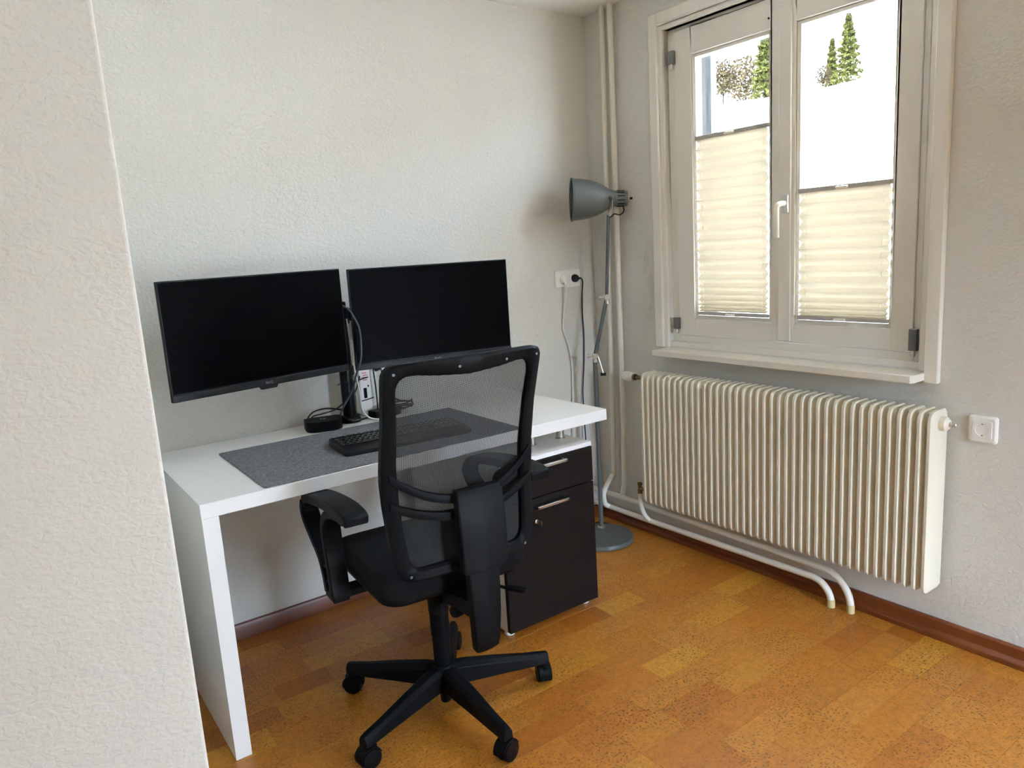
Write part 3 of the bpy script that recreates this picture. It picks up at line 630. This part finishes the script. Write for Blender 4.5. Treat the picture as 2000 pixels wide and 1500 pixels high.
MB().lathe([(0.0262, 0.130), (0.0262, 0.235), (0.0285, 0.237), (0.0285, 0.31), (0.0305, 0.312), (0.0315, 0.392), (0.027, 0.396)], 28).build('column_cover', black_pl, ch)
# twin castors
WB = None
castor_turn = [R(200), R(250), R(230), R(140), R(190)]
for k in range(5):
    a = R(270+72*k) + ROOT; c = Vector((0.318*math.cos(a), 0.318*math.sin(a), 0))
    hood = MB()
    arc = [(0.0325*math.cos(R(t)), 0.029+0.0325*math.sin(R(t))) for t in range(-15, 166, 15)]
    inner = [(0.0296*math.cos(R(t)), 0.029+0.0296*math.sin(R(t))) for t in range(165, -16, -15)]
    hood.loft([[(p[0], -0.020, p[1]) for p in arc+inner], [(p[0], 0.020, p[1]) for p in arc+inner]])
    hood.box(-0.026, 0.026, -0.0045, 0.0045, 0.012, 0.055)
    hood.lathe([(0.011, 0.052), (0.011, 0.068)], 14, (0.004, 0, 0))
    h = hood.build('castor', black_pl, ch, 0.001); h.location = c; h.rotation_euler = (0, 0, castor_turn[k])
    for s in (-1, 1):
        if WB is None:
            wq = MB().lathe([(0.006, -0.0085), (0.021, -0.0085), (0.0285, -0.0075), (0.029, -0.002), (0.029, 0.005), (0.0275, 0.0075), (0.020, 0.0085), (0.008, 0.0085), (0.007, 0.007)], 28, (0, 0, 0), (0, 1, 0)).build('wheel', black_sm, h); WB = wq
        else:
            wq = bpy.data.objects.new('wheel', WB.data); COL.objects.link(wq); wq.parent = h
        wq.location = (0, s*0.0145, 0.029); wq.rotation_euler = (0, 0, 0 if s > 0 else math.pi)
# mechanism and controls
MB().loft([[(p[0], p[1], 0.388) for p in rrect(-0.06, 0.06, -0.11, 0.12, 0.02)], [(p[0]*1.35, p[1]*1.15, 0.430) for p in rrect(-0.06, 0.06, -0.11, 0.12, 0.02)]]).build('mechanism', black_pl, ch, 0.003)
MB().lathe([(0.015, 0), (0.018, 0.002), (0.018, 0.072), (0.015, 0.078)], 16, (0.052, -0.130, 0.372), (-1, -0.25, 0)).build('tension_knob', dark_pl, ch)
lv = MB().tube(smooth_path([(0.08, -0.02, 0.398), (0.15, -0.045, 0.368), (0.195, -0.075, 0.350)], 5), 0.005, 10).build('lever', black_sm, ch)
MB().loft([[(p[0], p[1], 0.3445) for p in rrect(-0.034, 0.034, -0.013, 0.013, 0.012)], [(p[0], p[1], 0.353) for p in rrect(-0.034, 0.034, -0.013, 0.013, 0.012)]]).build('lever_paddle', black_sm, lv, 0.002)
lp = bpy.data.objects['lever_paddle']; lp.location = (0.214, -0.102, 0.002); lp.rotation_euler = (0, 0, R(-58))
# seat
def seat_ring(sx, sy, z, tilt=0.0, yo=0.035):
    pts = rrect(-0.226*sx, 0.226*sx, -0.212*sy, 0.240*sy, 0.07, 8); return [(p[0], p[1]+yo, z - 0.02*max(0, (p[1]-0.12)/0.12)**2*tilt) for p in pts]
MB().loft([seat_ring(.84, .84, .436), seat_ring(.96, .96, .446), seat_ring(.992, .992, .460), seat_ring(.992, .992, .466)]).build('seat_shell', black_pl, ch, 0, 50)
MB().loft([seat_ring(.985, .985, .464), seat_ring(1, 1, .470, .3), seat_ring(1.0, 1.0, .506, 1), seat_ring(.98, .98, .520, 1), seat_ring(.92, .92, .527, 1), seat_ring(.6, .6, .528, .5), seat_ring(.2, .2, .526)]).build('seat_cushion', black_fab, ch, 0, 60)
# back: a curved surface carries the frame ring, the mesh, the bars
def BY(u, z):
    t = [(0.52, -0.218), (0.62, -0.212), (0.74, -0.206), (0.84, -0.216), (0.95, -0.244), (1.05, -0.274), (1.12, -0.296)]
    for i in range(len(t)-1):
        if z <= t[i+1][0] or i == len(t)-2:
            f = (z-t[i][0])/(t[i+1][0]-t[i][0]); y0 = t[i][1]+(t[i+1][1]-t[i][1])*f; break
    return y0 - 0.022*(1-(u/0.22)**2)
outer = round_poly([(-0.222, 1.108), (-0.10, 1.110), (0.10, 1.110), (0.222, 1.108), (0.218, 0.96), (0.222, 0.80), (0.214, 0.66), (0.202, 0.536), (-0.202, 0.536), (-0.214, 0.66), (-0.222, 0.80), (-0.218, 0.96)], [.035, 0, 0, .035, .05, .05, .05, .05, .05, .05, .05, .05], 6)
inner = round_poly([(-0.192, 1.084), (-0.09, 1.070), (0.0, 1.062), (0.09, 1.070), (0.192, 1.084), (0.184, 0.96), (0.182, 0.80), (0.176, 0.66), (0.166, 0.566), (0.0, 0.572), (-0.166, 0.566), (-0.176, 0.66), (-0.182, 0.80), (-0.184, 0.96)], [.055, .05, .05, .05, .055, .05, .05, .05, .04, .04, .04, .05, .05, .05], 6)
def polar(poly, n, c=(0, 0.82)):
    o = []; m = len(poly)
    for k in range(n):
        a = 2*math.pi*k/n; d = (math.cos(a), math.sin(a)); best = None
        for i in range(m):
            p, q = poly[i], poly[(i+1) % m]; ex, ey = q[0]-p[0], q[1]-p[1]; px, py = p[0]-c[0], p[1]-c[1]
            den = d[0]*ey-d[1]*ex
            if abs(den) < 1e-12: continue
            t = (px*ey-py*ex)/den; s = (px*d[1]-py*d[0])/den
            if t > 0 and -1e-6 <= s <= 1+1e-6 and (best is None or t > best): best = t
        o.append((c[0]+d[0]*best, c[1]+d[1]*best))
    return o
N = 200; po = polar(outer, N); pi_ = polar(inner, N)
def S3(p, off=0): return (p[0], BY(p[0], p[1])+off, p[1])
def lerp(a, b, t): return (a[0]+(b[0]-a[0])*t, a[1]+(b[1]-a[1])*t)
rings = [[S3(a, 0.012) for a in po], [S3(a, -0.006) for a in po], [S3(lerp(a, b_, .18), -0.012) for a, b_ in zip(po, pi_)], [S3(lerp(a, b_, .82), -0.012) for a, b_ in zip(po, pi_)], [S3(b_, -0.006) for b_ in pi_], [S3(b_, 0.012) for b_ in pi_]]
rings.append(rings[0])
MB().loft(rings, False, False).build('back_frame', black_pl, ch, 0, 40)
bf = bpy.data.objects['back_frame']
fab = [[S3(lerp((0, 0.82), lerp(a, b_, 0.75), s), 0.006) for a, b_ in zip(po, pi_)] for s in (1.0, .85, .7, .55, .4, .25, .1)]
MB().loft(fab, False, True).build('back_mesh', cmesh, ch, 0, 60)
for u in (-0.197, -0.032, 0.103, 0.203):
    z = 1.086 if abs(u) > 0.15 else 1.086
    MB().lathe([(0.0, 0.0), (0.0042, 0.0), (0.0036, 0.0012), (0.0018, 0.0014), (0.0018, 0.0004)], 12, (u, BY(u, z)-0.0118, z), (0, -1, 0)).build('screw', screw_m, bf)
for s in (-1, 1): MB().lathe([(0.0, 0.0), (0.0042, 0.0), (0.0036, 0.0012)], 12, (s*0.172, BY(0.172, 0.553)-0.0118, 0.553), (0, -1, 0)).build('screw', screw_m, bf)
# support bars sweeping from the uprights to the spine
for nm, zs, ze, hgt in (('support_bar', 0.818, 0.735, 0.013), ('support_bar', 0.742, 0.694, 0.013)):
    pts = []
    for u in [x/10 for x in range(-10, 11)]:
        t = abs(u); z = ze+(zs-ze)*t**2.2; uu = u*0.205; pts.append((uu, BY(uu, z)-0.012-0.020*(1-t**2), z))
    rings = [[(p[0], p[1]+0.006, p[2]-hgt), (p[0], p[1]+0.006, p[2]+hgt), (p[0], p[1]-0.005, p[2]+hgt*0.8), (p[0], p[1]-0.007, p[2]), (p[0], p[1]-0.005, p[2]-hgt*0.8)] for p in pts]
    MB().loft(rings).build(nm, black_pl, ch, 0, 40)
# spine cover: wide upper shell and tapering lower beam
def sring(hw_, y, z, th_): 
    return [(p[0]+0.014, p[1]+y, z+0.010) for p in round_poly([(-hw_, -th_*0.75), (0, -th_), (hw_, -th_*0.75), (hw_, th_*0.6), (-hw_, th_*0.6)], [.006, .05, .006, .004, .004], 4)]
MB().loft([sring(.064, -.268, .752, .016), sring(.067, -.275, .735, .020), sring(.068, -.282, .66, .022), sring(.067, -.285, .58, .022), sring(.066, -.284, .535, .020), sring(.058, -.280, .530, .016)]).build('spine_cover', dark_pl, ch, 0, 40)
MB().loft([sring(.046, -.268, .56, .016), sring(.045, -.270, .48, .020), sring(.042, -.268, .40, .022), sring(.037, -.262, .32, .022), sring(.035, -.258, .298, .018), sring(.026, -.250, .284, .010)]).build('spine_beam', black_pl, ch, 0, 40)
rings = []
for y, z, hw_, hh_ in ((-0.262, 0.425, .024, .026), (-0.20, 0.420, .026, .022), (-0.12, 0.415, .040, .018), (-0.06, 0.412, .045, .016)):
    rings.append([(-hw_, y, z-hh_), (hw_, y, z-hh_), (hw_, y, z+hh_), (-hw_, y, z+hh_)])
MB().loft(rings).build('spine_bracket', black_pl, ch, 0.003)
# arm rests
def ribbon(path, ths, wds, x, par, name, m, bev=0.004):
    rings = []; n = len(path)
    for i, (y, z) in enumerate(path):
        a = path[max(0, i-1)]; c = path[min(n-1, i+1)]; ty, tz_ = c[0]-a[0], c[1]-a[1]; L = math.hypot(ty, tz_); ny, nz = -tz_/L, ty/L
        t = ths[min(i, len(ths)-1)] if isinstance(ths, list) else ths; wd = wds[min(i, len(wds)-1)] if isinstance(wds, list) else wds
        rings.append([(x-wd, y+ny*t, z+nz*t), (x+wd, y+ny*t, z+nz*t), (x+wd, y-ny*t, z-nz*t), (x-wd, y-ny*t, z-nz*t)])
    return MB().loft(rings).build(name, m, par, bev, 40)
def p2(pts, n=6): return [(v.x, v.y) for v in smooth_path([(p[0], p[1], 0) for p in pts], n)]
for s in (-1, 1):
    x = s*0.277
    pad_path = p2([(0.255, 0.642), (0.228, 0.670), (0.165, 0.690), (0.06, 0.707), (-0.06, 0.718), (-0.14, 0.716), (-0.172, 0.710)], 5)
    n = len(pad_path); wds = [0.020+0.016*min(1, i/(n*0.35)) if i < n*0.7 else 0.036-0.004*((i-n*.7)/(n*.3)) for i in range(n)]
    ap = ribbon(pad_path, 0.0135, wds, x, ch, 'arm_pad', dark_pl, 0.007)
    br = ribbon(p2([(0.250, 0.655), (0.262, 0.628), (0.245, 0.598), (0.185, 0.560), (0.130, 0.525), (0.102, 0.480), (0.093, 0.445), (0.090, 0.428)], 5), 0.012, 0.026, x, ch, 'arm_bracket', black_pl, 0.004)
    ribbon(p2([(-0.13, 0.702), (-0.07, 0.700), (-0.005, 0.688), (0.043, 0.662), (0.062, 0.622), (0.058, 0.570), (0.048, 0.510), (0.041, 0.460), (0.037, 0.428)], 5), 0.012, 0.027, x, br, 'inner_strut', black_pl, 0.004)
    MB().box(x-0.024, x+0.024, 0.026, 0.101, 0.414, 0.440).build('arm_foot', black_pl, br, 0.005)
    MB().box(min(s*0.10, x), max(s*0.10, x), 0.036, 0.090, 0.418, 0.440).build('arm_bar', black_pl, br, 0.004)
    for zz in (0.465, 0.505): MB().box(x-0.022, x+0.022, 0.046, 0.100, zz-0.002, zz+0.002).build('rib', black_pl, br)

# ------------------------------------------------------------------ floor lamp
lampo = empty('floor_lamp', (-0.240, -0.245, 0), 0, 'grey metal floor lamp with jointed pole and bell shade in the room corner', 'floor lamp')
LO = Vector((-0.240, -0.245, 0))
def lp_(x, y, z): return Vector((x, y, z))-LO
MB().lathe([(0.143, 0.0), (0.146, 0.003), (0.146, 0.018), (0.143, 0.022), (0.05, 0.0225)], 56).build('base', lamp_m, lampo, 0, 40)
B0 = (-0.176, -0.174)
MB().lathe([(0.019, 0.022), (0.019, 0.026), (0.015, 0.030)], 20, lp_(B0[0], B0[1], 0)).build('pole_collar', chrome, lampo)
MB().tube([lp_(B0[0], B0[1], 0.022), lp_(-0.174, -0.175, 0.835)], 0.0105, 16).build('lower_pole', lamp_m, lampo)
J1 = lp_(-0.173, -0.176, 0.850); J2 = lp_(-0.121, -0.212, 1.114); TP = lp_(-0.104, -0.224, 1.475)
MB().tube([J1, J2], 0.0090, 14).build('middle_rod', lamp_m, lampo)
MB().tube([J2, TP], 0.0075, 14).build('upper_rod', lamp_m, lampo)
side = Vector((0.82, -0.57, 0))
def clampj(c, name):
    j = MB().lathe([(0.013, -0.016), (0.013, 0.016)], 16, c, (-0.57, -0.82, 0)).build(name, chrome, lampo, 0.002)
    MB().lathe([(0.004, 0.0), (0.004, 0.018), (0.009, 0.019), (0.009, 0.026), (0.004, 0.027)], 12, c-side*0.010, -side).build('wing_nut', chrome, j)
    MB().lathe([(0.0115, -0.030), (0.0115, -0.005)], 14, c).build('sleeve', chrome, j)
    return j
ja = clampj(J1, 'pole_joint'); clampj(J2, 'pole_joint')
MB().tube([J1+side*0.012, J1+side*0.020+Vector((0, 0, -0.03)), J1+side*0.034+Vector((0, 0, -0.085))], 0.0042, 8).build('counter_rod', chrome, ja)
MB().lathe([(0.007, 0), (0.007, 0.024)], 12, J1+side*0.022+Vector((0, 0, -0.088)), side).build('rod_stop', slot_m, ja)
# shade: bell pointing left, slightly down
SA = Vector((-0.82, 0.57, 0.035)).normalized()           # from cap toward the mouth
SC = lp_(-0.025, -0.280, 1.541)                            # cap end
prof = [(0.0305, 0.012), (0.0325, 0.014), (0.034, 0.065), (0.037, 0.078), (0.047, 0.098), (0.062, 0.124), (0.074, 0.150), (0.083, 0.182), (0.089, 0.222), (0.091, 0.250), (0.0945, 0.253), (0.0945, 0.258), (0.091, 0.259)]
inn = [(0.088, 0.257), (0.086, 0.215), (0.080, 0.180), (0.071, 0.150), (0.059, 0.124), (0.044, 0.098), (0.034, 0.080), (0.0, 0.078)]
sh = MB().lathe(prof+inn, 48, SC, SA).build('lamp_shade', lamp_m, lampo, 0, 40)
MB().lathe([(0.0, 0.0), (0.008, 0.001), (0.010, 0.004), (0.022, 0.006), (0.029, 0.010), (0.0318, 0.0145)], 32, SC, SA).build('end_cap', chrome, sh)
MB().lathe([(0.005, -0.012), (0.0055, -0.002), (0.009, 0.001)], 14, SC, SA).build('cap_knob', slot_m, sh)
q = Vector((0, 0, 1)).rotation_difference(SA)
for k in range(12):
    a = 2*math.pi*k/12+0.2; rad_ = Vector((math.cos(a), math.sin(a), 0)); tn = Vector((-math.sin(a), math.cos(a), 0))
    vs = []
    for rr in (0.0310, 0.0352):
        for tt in (-0.0022, 0.0022):
            for zz in (0.026, 0.058): vs.append(SC+q @ (rad_*(rr+(zz-0.026)*0.03)+tn*tt+Vector((0, 0, zz))))
    MB().add(vs, [(0,1,3,2),(4,6,7,5),(0,4,5,1),(2,3,7,6),(0,2,6,4),(1,5,7,3)]).build('vent_slot', slot_m, sh, smooth=0)
MB().lathe([(0.022, 0.12), (0.028, 0.15), (0.026, 0.175), (0.0, 0.187)], 20, SC, SA).build('bulb', lamp_in, sh)
yk = SC+SA*0.088                                           # yoke under the neck
perp = Vector((-0.57, -0.82, 0))
b = MB()
for s in (-1, 1): b.tube([yk+perp*s*0.042+Vector((0, 0, 0.0)), yk+perp*s*0.044+Vector((0, 0, -0.03)), yk+perp*s*0.020+Vector((0, 0, -0.062)), TP+Vector((0, 0, -0.004))], 0.01, flat=(0.0075, 0.0018))
b.build('shade_yoke', chrome, lampo, 0.0006)
for s in (-1, 1): MB().lathe([(0.009, 0), (0.010, 0.004), (0.008, 0.012), (0.003, 0.014)], 14, yk+perp*s*0.042, perp*s).build('yoke_knob', lamp_m, lampo)
hk = smooth_path([SC+SA*0.030+Vector((0, 0, -0.032)), SC+SA*0.028+Vector((0, 0, -0.055)), SC+SA*0.045+Vector((0, 0, -0.070)), SC+SA*0.070+Vector((0, 0, -0.066)), SC+SA*0.085+Vector((0, 0, -0.078)), TP+Vector((0, 0, -0.01))], 6)
MB().tube(hk, 0.0028, 8).build('lamp_wire', cable_b, lampo)

# ------------------------------------------------------------------ sockets, plugs and cords
def socket_face(par, origin, right, normal, m=sock_m):
    """round recessed socket insert on a square plate, drawn in the wall plane"""
    o = Vector(origin); r = Vector(right); nrm = Vector(normal); up = Vector((0, 0, 1))
    def P(a, c, d): return o+r*a+up*c+nrm*d
    sq = rrect(-0.0275, 0.0275, -0.0275, 0.0275, 0.004, 3)
    n = 40; sqp = polar(sq, n, (0, 0)); ci = [(0.0195*math.cos(2*math.pi*k/n), 0.0195*math.sin(2*math.pi*k/n)) for k in range(n)]
    MB().loft([[P(p[0], p[1], 0.009) for p in sqp], [P(p[0]*0.98, p[1]*0.98, 0.0125) for p in sqp], [P(p[0], p[1], 0.0125) for p in ci], [P(p[0]*0.96, p[1]*0.96, 0.0035) for p in ci]], False, True).build('socket_insert', m, par, 0, 30)
    ins = [c for c in par.children if c.name.startswith('socket_insert')][-1]
    for a in (-0.0095, 0.0095): MB().lathe([(0.0034, 0.0034), (0.0034, 0.0041)], 12, P(a, 0, 0), normal).build('pin_hole', slot_m, ins)
    for c in (-1, 1):
        b = MB(); pts = [P(x, y, d) for d in (0.003, 0.011) for (x, y) in ((-0.0025, c*0.0165), (0.0025, c*0.0165), (0.0025, c*0.0195), (-0.0025, c*0.0195))]
        b.add(pts, [(0,1,2,3),(4,7,6,5),(0,4,5,1),(1,5,6,2),(2,6,7,3),(3,7,4,0)]); b.build('earth_clip', screw_m, ins)
def frame_plate(par, origin, right, normal, hw_, hh_):
    o = Vector(origin); r = Vector(right); nrm = Vector(normal); up = Vector((0, 0, 1)); a = rrect(-hw_, hw_, -hh_, hh_, 0.011, 6)
    def P(x, c, d): return o+r*x+up*c+nrm*d
    MB().loft([[P(p[0], p[1], 0) for p in a], [P(p[0], p[1], 0.006) for p in a], [P(p[0]-math.copysign(0.006, p[0]), p[1]-math.copysign(0.006, p[1]), 0.0105) for p in a], [P(p[0]-math.copysign(0.0115, p[0]), p[1]-math.copysign(0.0115, p[1]), 0.0102) for p in a]]).build('frame_plate', sock_m, par, 0, 30)
s1 = empty('wall_socket', (0, -1.730, 0.727), 0, 'white single power socket on the wall to the right of the radiator', 'socket')
frame_plate(s1, (0, 0, 0), (0, -1, 0), (-1, 0, 0), 0.0405, 0.0425); socket_face(s1, (-0.0, 0, 0), (0, -1, 0), (-1, 0, 0))
s2 = empty('wall_socket', (-0.172, 0, 1.201), 0, 'white double power socket on the back wall with two plugs in it', 'socket')
frame_plate(s2, (0, 0, 0), (1, 0, 0), (0, -1, 0), 0.0765, 0.0415)
socket_face(s2, (-0.036, 0, 0), (1, 0, 0), (0, -1, 0)); socket_face(s2, (0.036, 0, 0), (1, 0, 0), (0, -1, 0))
def plug(loc, m, label, cordpts, r, cm, nm):
    e_ = empty('mains_plug', loc, 0, label, 'plug')
    MB().lathe([(0.0182, -0.003), (0.0185, -0.016), (0.016, -0.024), (0.009, -0.030), (0.0, -0.031)][::-1], 24, (0, 0, 0), (0, 1, 0)).build('plug_body', m, e_, 0, 40)
    L = Vector(loc); pts = [Vector(p)-L for p in cordpts]
    MB().tube(pts[0:1] + [pts[0].lerp(pts[1], 0.5), pts[1]], [0.0075, 0.006, r*1.3], 10).build('strain_relief', m, e_)
    MB().tube(smooth_path(pts, 8), r, 8).build('cord', cm, e_, 0, 60)
plug((-0.136, -0.004, 1.200), cable_b, 'black lamp plug in the right hand socket with its cord hanging down', [(-0.136, -0.028, 1.199), (-0.112, -0.030, 1.199), (-0.096, -0.024, 1.180), (-0.092, -0.012, 1.12), (-0.092, -0.008, 1.02), (-0.089, -0.008, 0.93), (-0.097, -0.010, 0.80), (-0.110, -0.012, 0.70), (-0.118, -0.015, 0.62), (-0.125, -0.03, 0.40), (-0.13, -0.04, 0.15), (-0.14, -0.05, 0.03), (-0.17, -0.08, 0.006), (-0.20, -0.09, 0.005), (-0.25, -0.085, 0.005), (-0.32, -0.10, 0.005)], 0.003, cable_b, 'lamp')
plug((-0.208, -0.004, 1.201), sock_m, 'white plug in the left hand socket with its white cord hanging down', [(-0.208, -0.028, 1.200), (-0.207, -0.034, 1.175), (-0.206, -0.028, 1.14), (-0.205, -0.012, 1.08), (-0.212, -0.008, 1.01), (-0.214, -0.008, 0.965), (-0.195, -0.008, 0.91), (-0.176, -0.008, 0.83), (-0.172, -0.008, 0.76), (-0.176, -0.010, 0.68), (-0.19, -0.02, 0.5), (-0.2, -0.02, 0.3)], 0.0045, cable_w, 'white')
# loop of lamp cord lying behind the base
tag(MB().tube(smooth_path([(-0.30, -0.075, 0.0045), (-0.22, -0.060, 0.0045), (-0.15, -0.070, 0.0045), (-0.105, -0.100, 0.0045), (-0.09, -0.16, 0.0045), (-0.088, -0.20, 0.0045)], 6), 0.003, 8).build('cord_loop', cable_b, None, 0, 60), 'loop of black lamp cord lying on the floor behind the lamp base', 'cable')

# ------------------------------------------------------------------ outside: snowy hillside and trees
N_ = 40; vs = []; fs = []
HX = [1.5, 4, 8, 14, 22, 30, 40, 50, 58, 64, 72, 85, 120]
def hz(x, y):
    t = max(0, min(1, (x-3)/58.0)); base = -3.2+ (13.6+3.2)*(t*t*(3-2*t)*0.45+t*0.55)
    if x > 62: base -= (x-62)*0.10
    return base + 0.35*math.sin(y*0.11+x*0.05)+0.25*math.sin(y*0.27+1.3)
for x in HX:
    for k in range(N_+1):
        y = -60+180*k/N_; vs.append((x, y, hz(x, y)))
for i in range(len(HX)-1):
    for k in range(N_): a = i*(N_+1)+k; fs.append((a, a+1, a+N_+2, a+N_+1))
hill = MB().add(vs, fs).build('hillside', snow_m, None, 0, 80); struct(hill, 'snow covered hillside outside the window')
def ray_at(px, py, x):
    d = fwd + r2*((px-1000)/FPX) - u2*((py-750)/FPX); t = (x-CPOS.x)/d.x; return CPOS+d*t
def tree(x, px, h, rad, kind, label, name, group):
    p = ray_at(px, 172, x); zb = hz(x, p.y); r = empty(name, (x, p.y, zb-0.2), rnd.uniform(0, 6), label, 'tree', group)
    MB().lathe([(0.02*h, 0), (0.013*h, h*0.5), (0.004*h, h*0.97)], 8).build('trunk', bark_m, r)
    q = MB(); n = 2200 if kind == 'fir' else 2600
    if kind != 'fir':
        for k in range(14):
            a = rnd.uniform(0, 6.28); z0 = h*rnd.uniform(0.2, 0.55); e_ = Vector((math.cos(a)*rad*.8, math.sin(a)*rad*.8, z0+h*rnd.uniform(.15, .4)))
            MBb = MB().tube([(0, 0, z0), (e_.x*.5, e_.y*.5, z0+(e_.z-z0)*.6), e_], [0.05, 0.035, 0.012], 5); MBb.build('branch', bark_m, r)
    for k in range(n):
        if kind == 'fir':
            z = h*(0.06+0.94*rnd.random()**0.8); lay = 0.75+0.25*math.sin(z/h*60); rr = rad*(1-z/h)**0.75*lay*math.sqrt(rnd.random())+0.05; a = rnd.uniform(0, 6.28)
            c = Vector((rr*math.cos(a), rr*math.sin(a), z-rr*0.25)); sz = rnd.uniform(.10, .24)*h/6
        else:
            while True:
                d = Vector((rnd.uniform(-1, 1), rnd.uniform(-1, 1), rnd.uniform(-1, 1)))
                if 0.1 < d.length < 1: break
            c = Vector((d.x*rad, d.y*rad, h*0.62+d.z*h*0.42)); sz = rnd.uniform(.08, .2)*h/6
        e1 = Vector((rnd.gauss(0, 1), rnd.gauss(0, 1), rnd.gauss(0, .6))).normalized(); e2 = e1.cross(Vector((rnd.gauss(0, 1), rnd.gauss(0, 1), rnd.gauss(0, 1)))).normalized()
        q.add([c-e1*sz-e2*sz*.45, c+e1*sz-e2*sz*.3, c+e1*sz*.8+e2*sz*.5, c-e1*sz*.7+e2*sz*.4], [(0, 1, 2, 3)])
    q2 = bpy.data.meshes.new('foliage'); q2.from_pydata(q.v, [], q.f); q2.materials.append(leaf_g if kind == 'fir' else leaf_b)
    fo = bpy.data.objects.new('foliage', q2); COL.objects.link(fo); fo.parent = r; fo['kind'] = 'stuff'
G = 'trees on the hillside'
tree(60, 1655, 5.6, 1.5, 'fir', 'tallest green fir standing on the hill crest, seen through the right sash', 'fir_tree', G)
tree(64, 1624, 4.9, 0.9, 'fir', 'slim green fir beside the tallest one, seen through the right sash', 'fir_tree', G)
tree(58, 1494, 6.2, 1.6, 'fir', 'green fir at the right edge of the left sash', 'fir_tree', G)
tree(67, 1456, 6.2, 2.3, 'bare', 'large tan leafless tree in the middle of the left sash', 'leafless_tree', G)
tree(59, 1412, 4.2, 1.3, 'bare', 'small tan leafless tree at the left end of the tree row', 'leafless_tree', G)
tree(62, 1606, 2.2, 0.8, 'bare', 'low tan leafless tree left of the two firs in the right sash', 'leafless_tree', G)
def shrub(px, py, x, s, label):
    p = ray_at(px, py, x); c = Vector((x, p.y, hz(x, p.y))); q = MB()
    for k in range(60):
        d = Vector((max(-.8, min(.8, rnd.gauss(0, .4))), max(-.8, min(.8, rnd.gauss(0, .4))), min(1.2, abs(rnd.gauss(0, .6))))); e1 = Vector((rnd.gauss(0, 1), rnd.gauss(0, 1), rnd.gauss(0, 1))).normalized(); e2 = e1.cross(Vector((0, .3, 1))).normalized()
        b_ = d*s; q.add([b_-e1*s*.2, b_+e1*s*.2, b_+e1*s*.15+e2*s*.12, b_-e1*s*.15+e2*s*.12], [(0, 1, 2, 3)])
    m_ = bpy.data.meshes.new('shrub'); m_.from_pydata(q.v, [], q.f); m_.materials.append(bark_m); o = bpy.data.objects.new('shrub', m_); COL.objects.link(o); o.location = c
    tag(o, label, 'shrub', 'bare shrubs on the slope')
for px, x, od in ((1650, 20, 'leftmost'), (1668, 20.6, 'second from the left'), (1686, 21.2, 'third from the left'), (1704, 21.8, 'third from the right'), (1722, 21.2, 'second from the right'), (1740, 20.6, 'rightmost')):
    shrub(px, 320, x, 0.24, od+' of the six small bare shrubs low on the snowy slope')
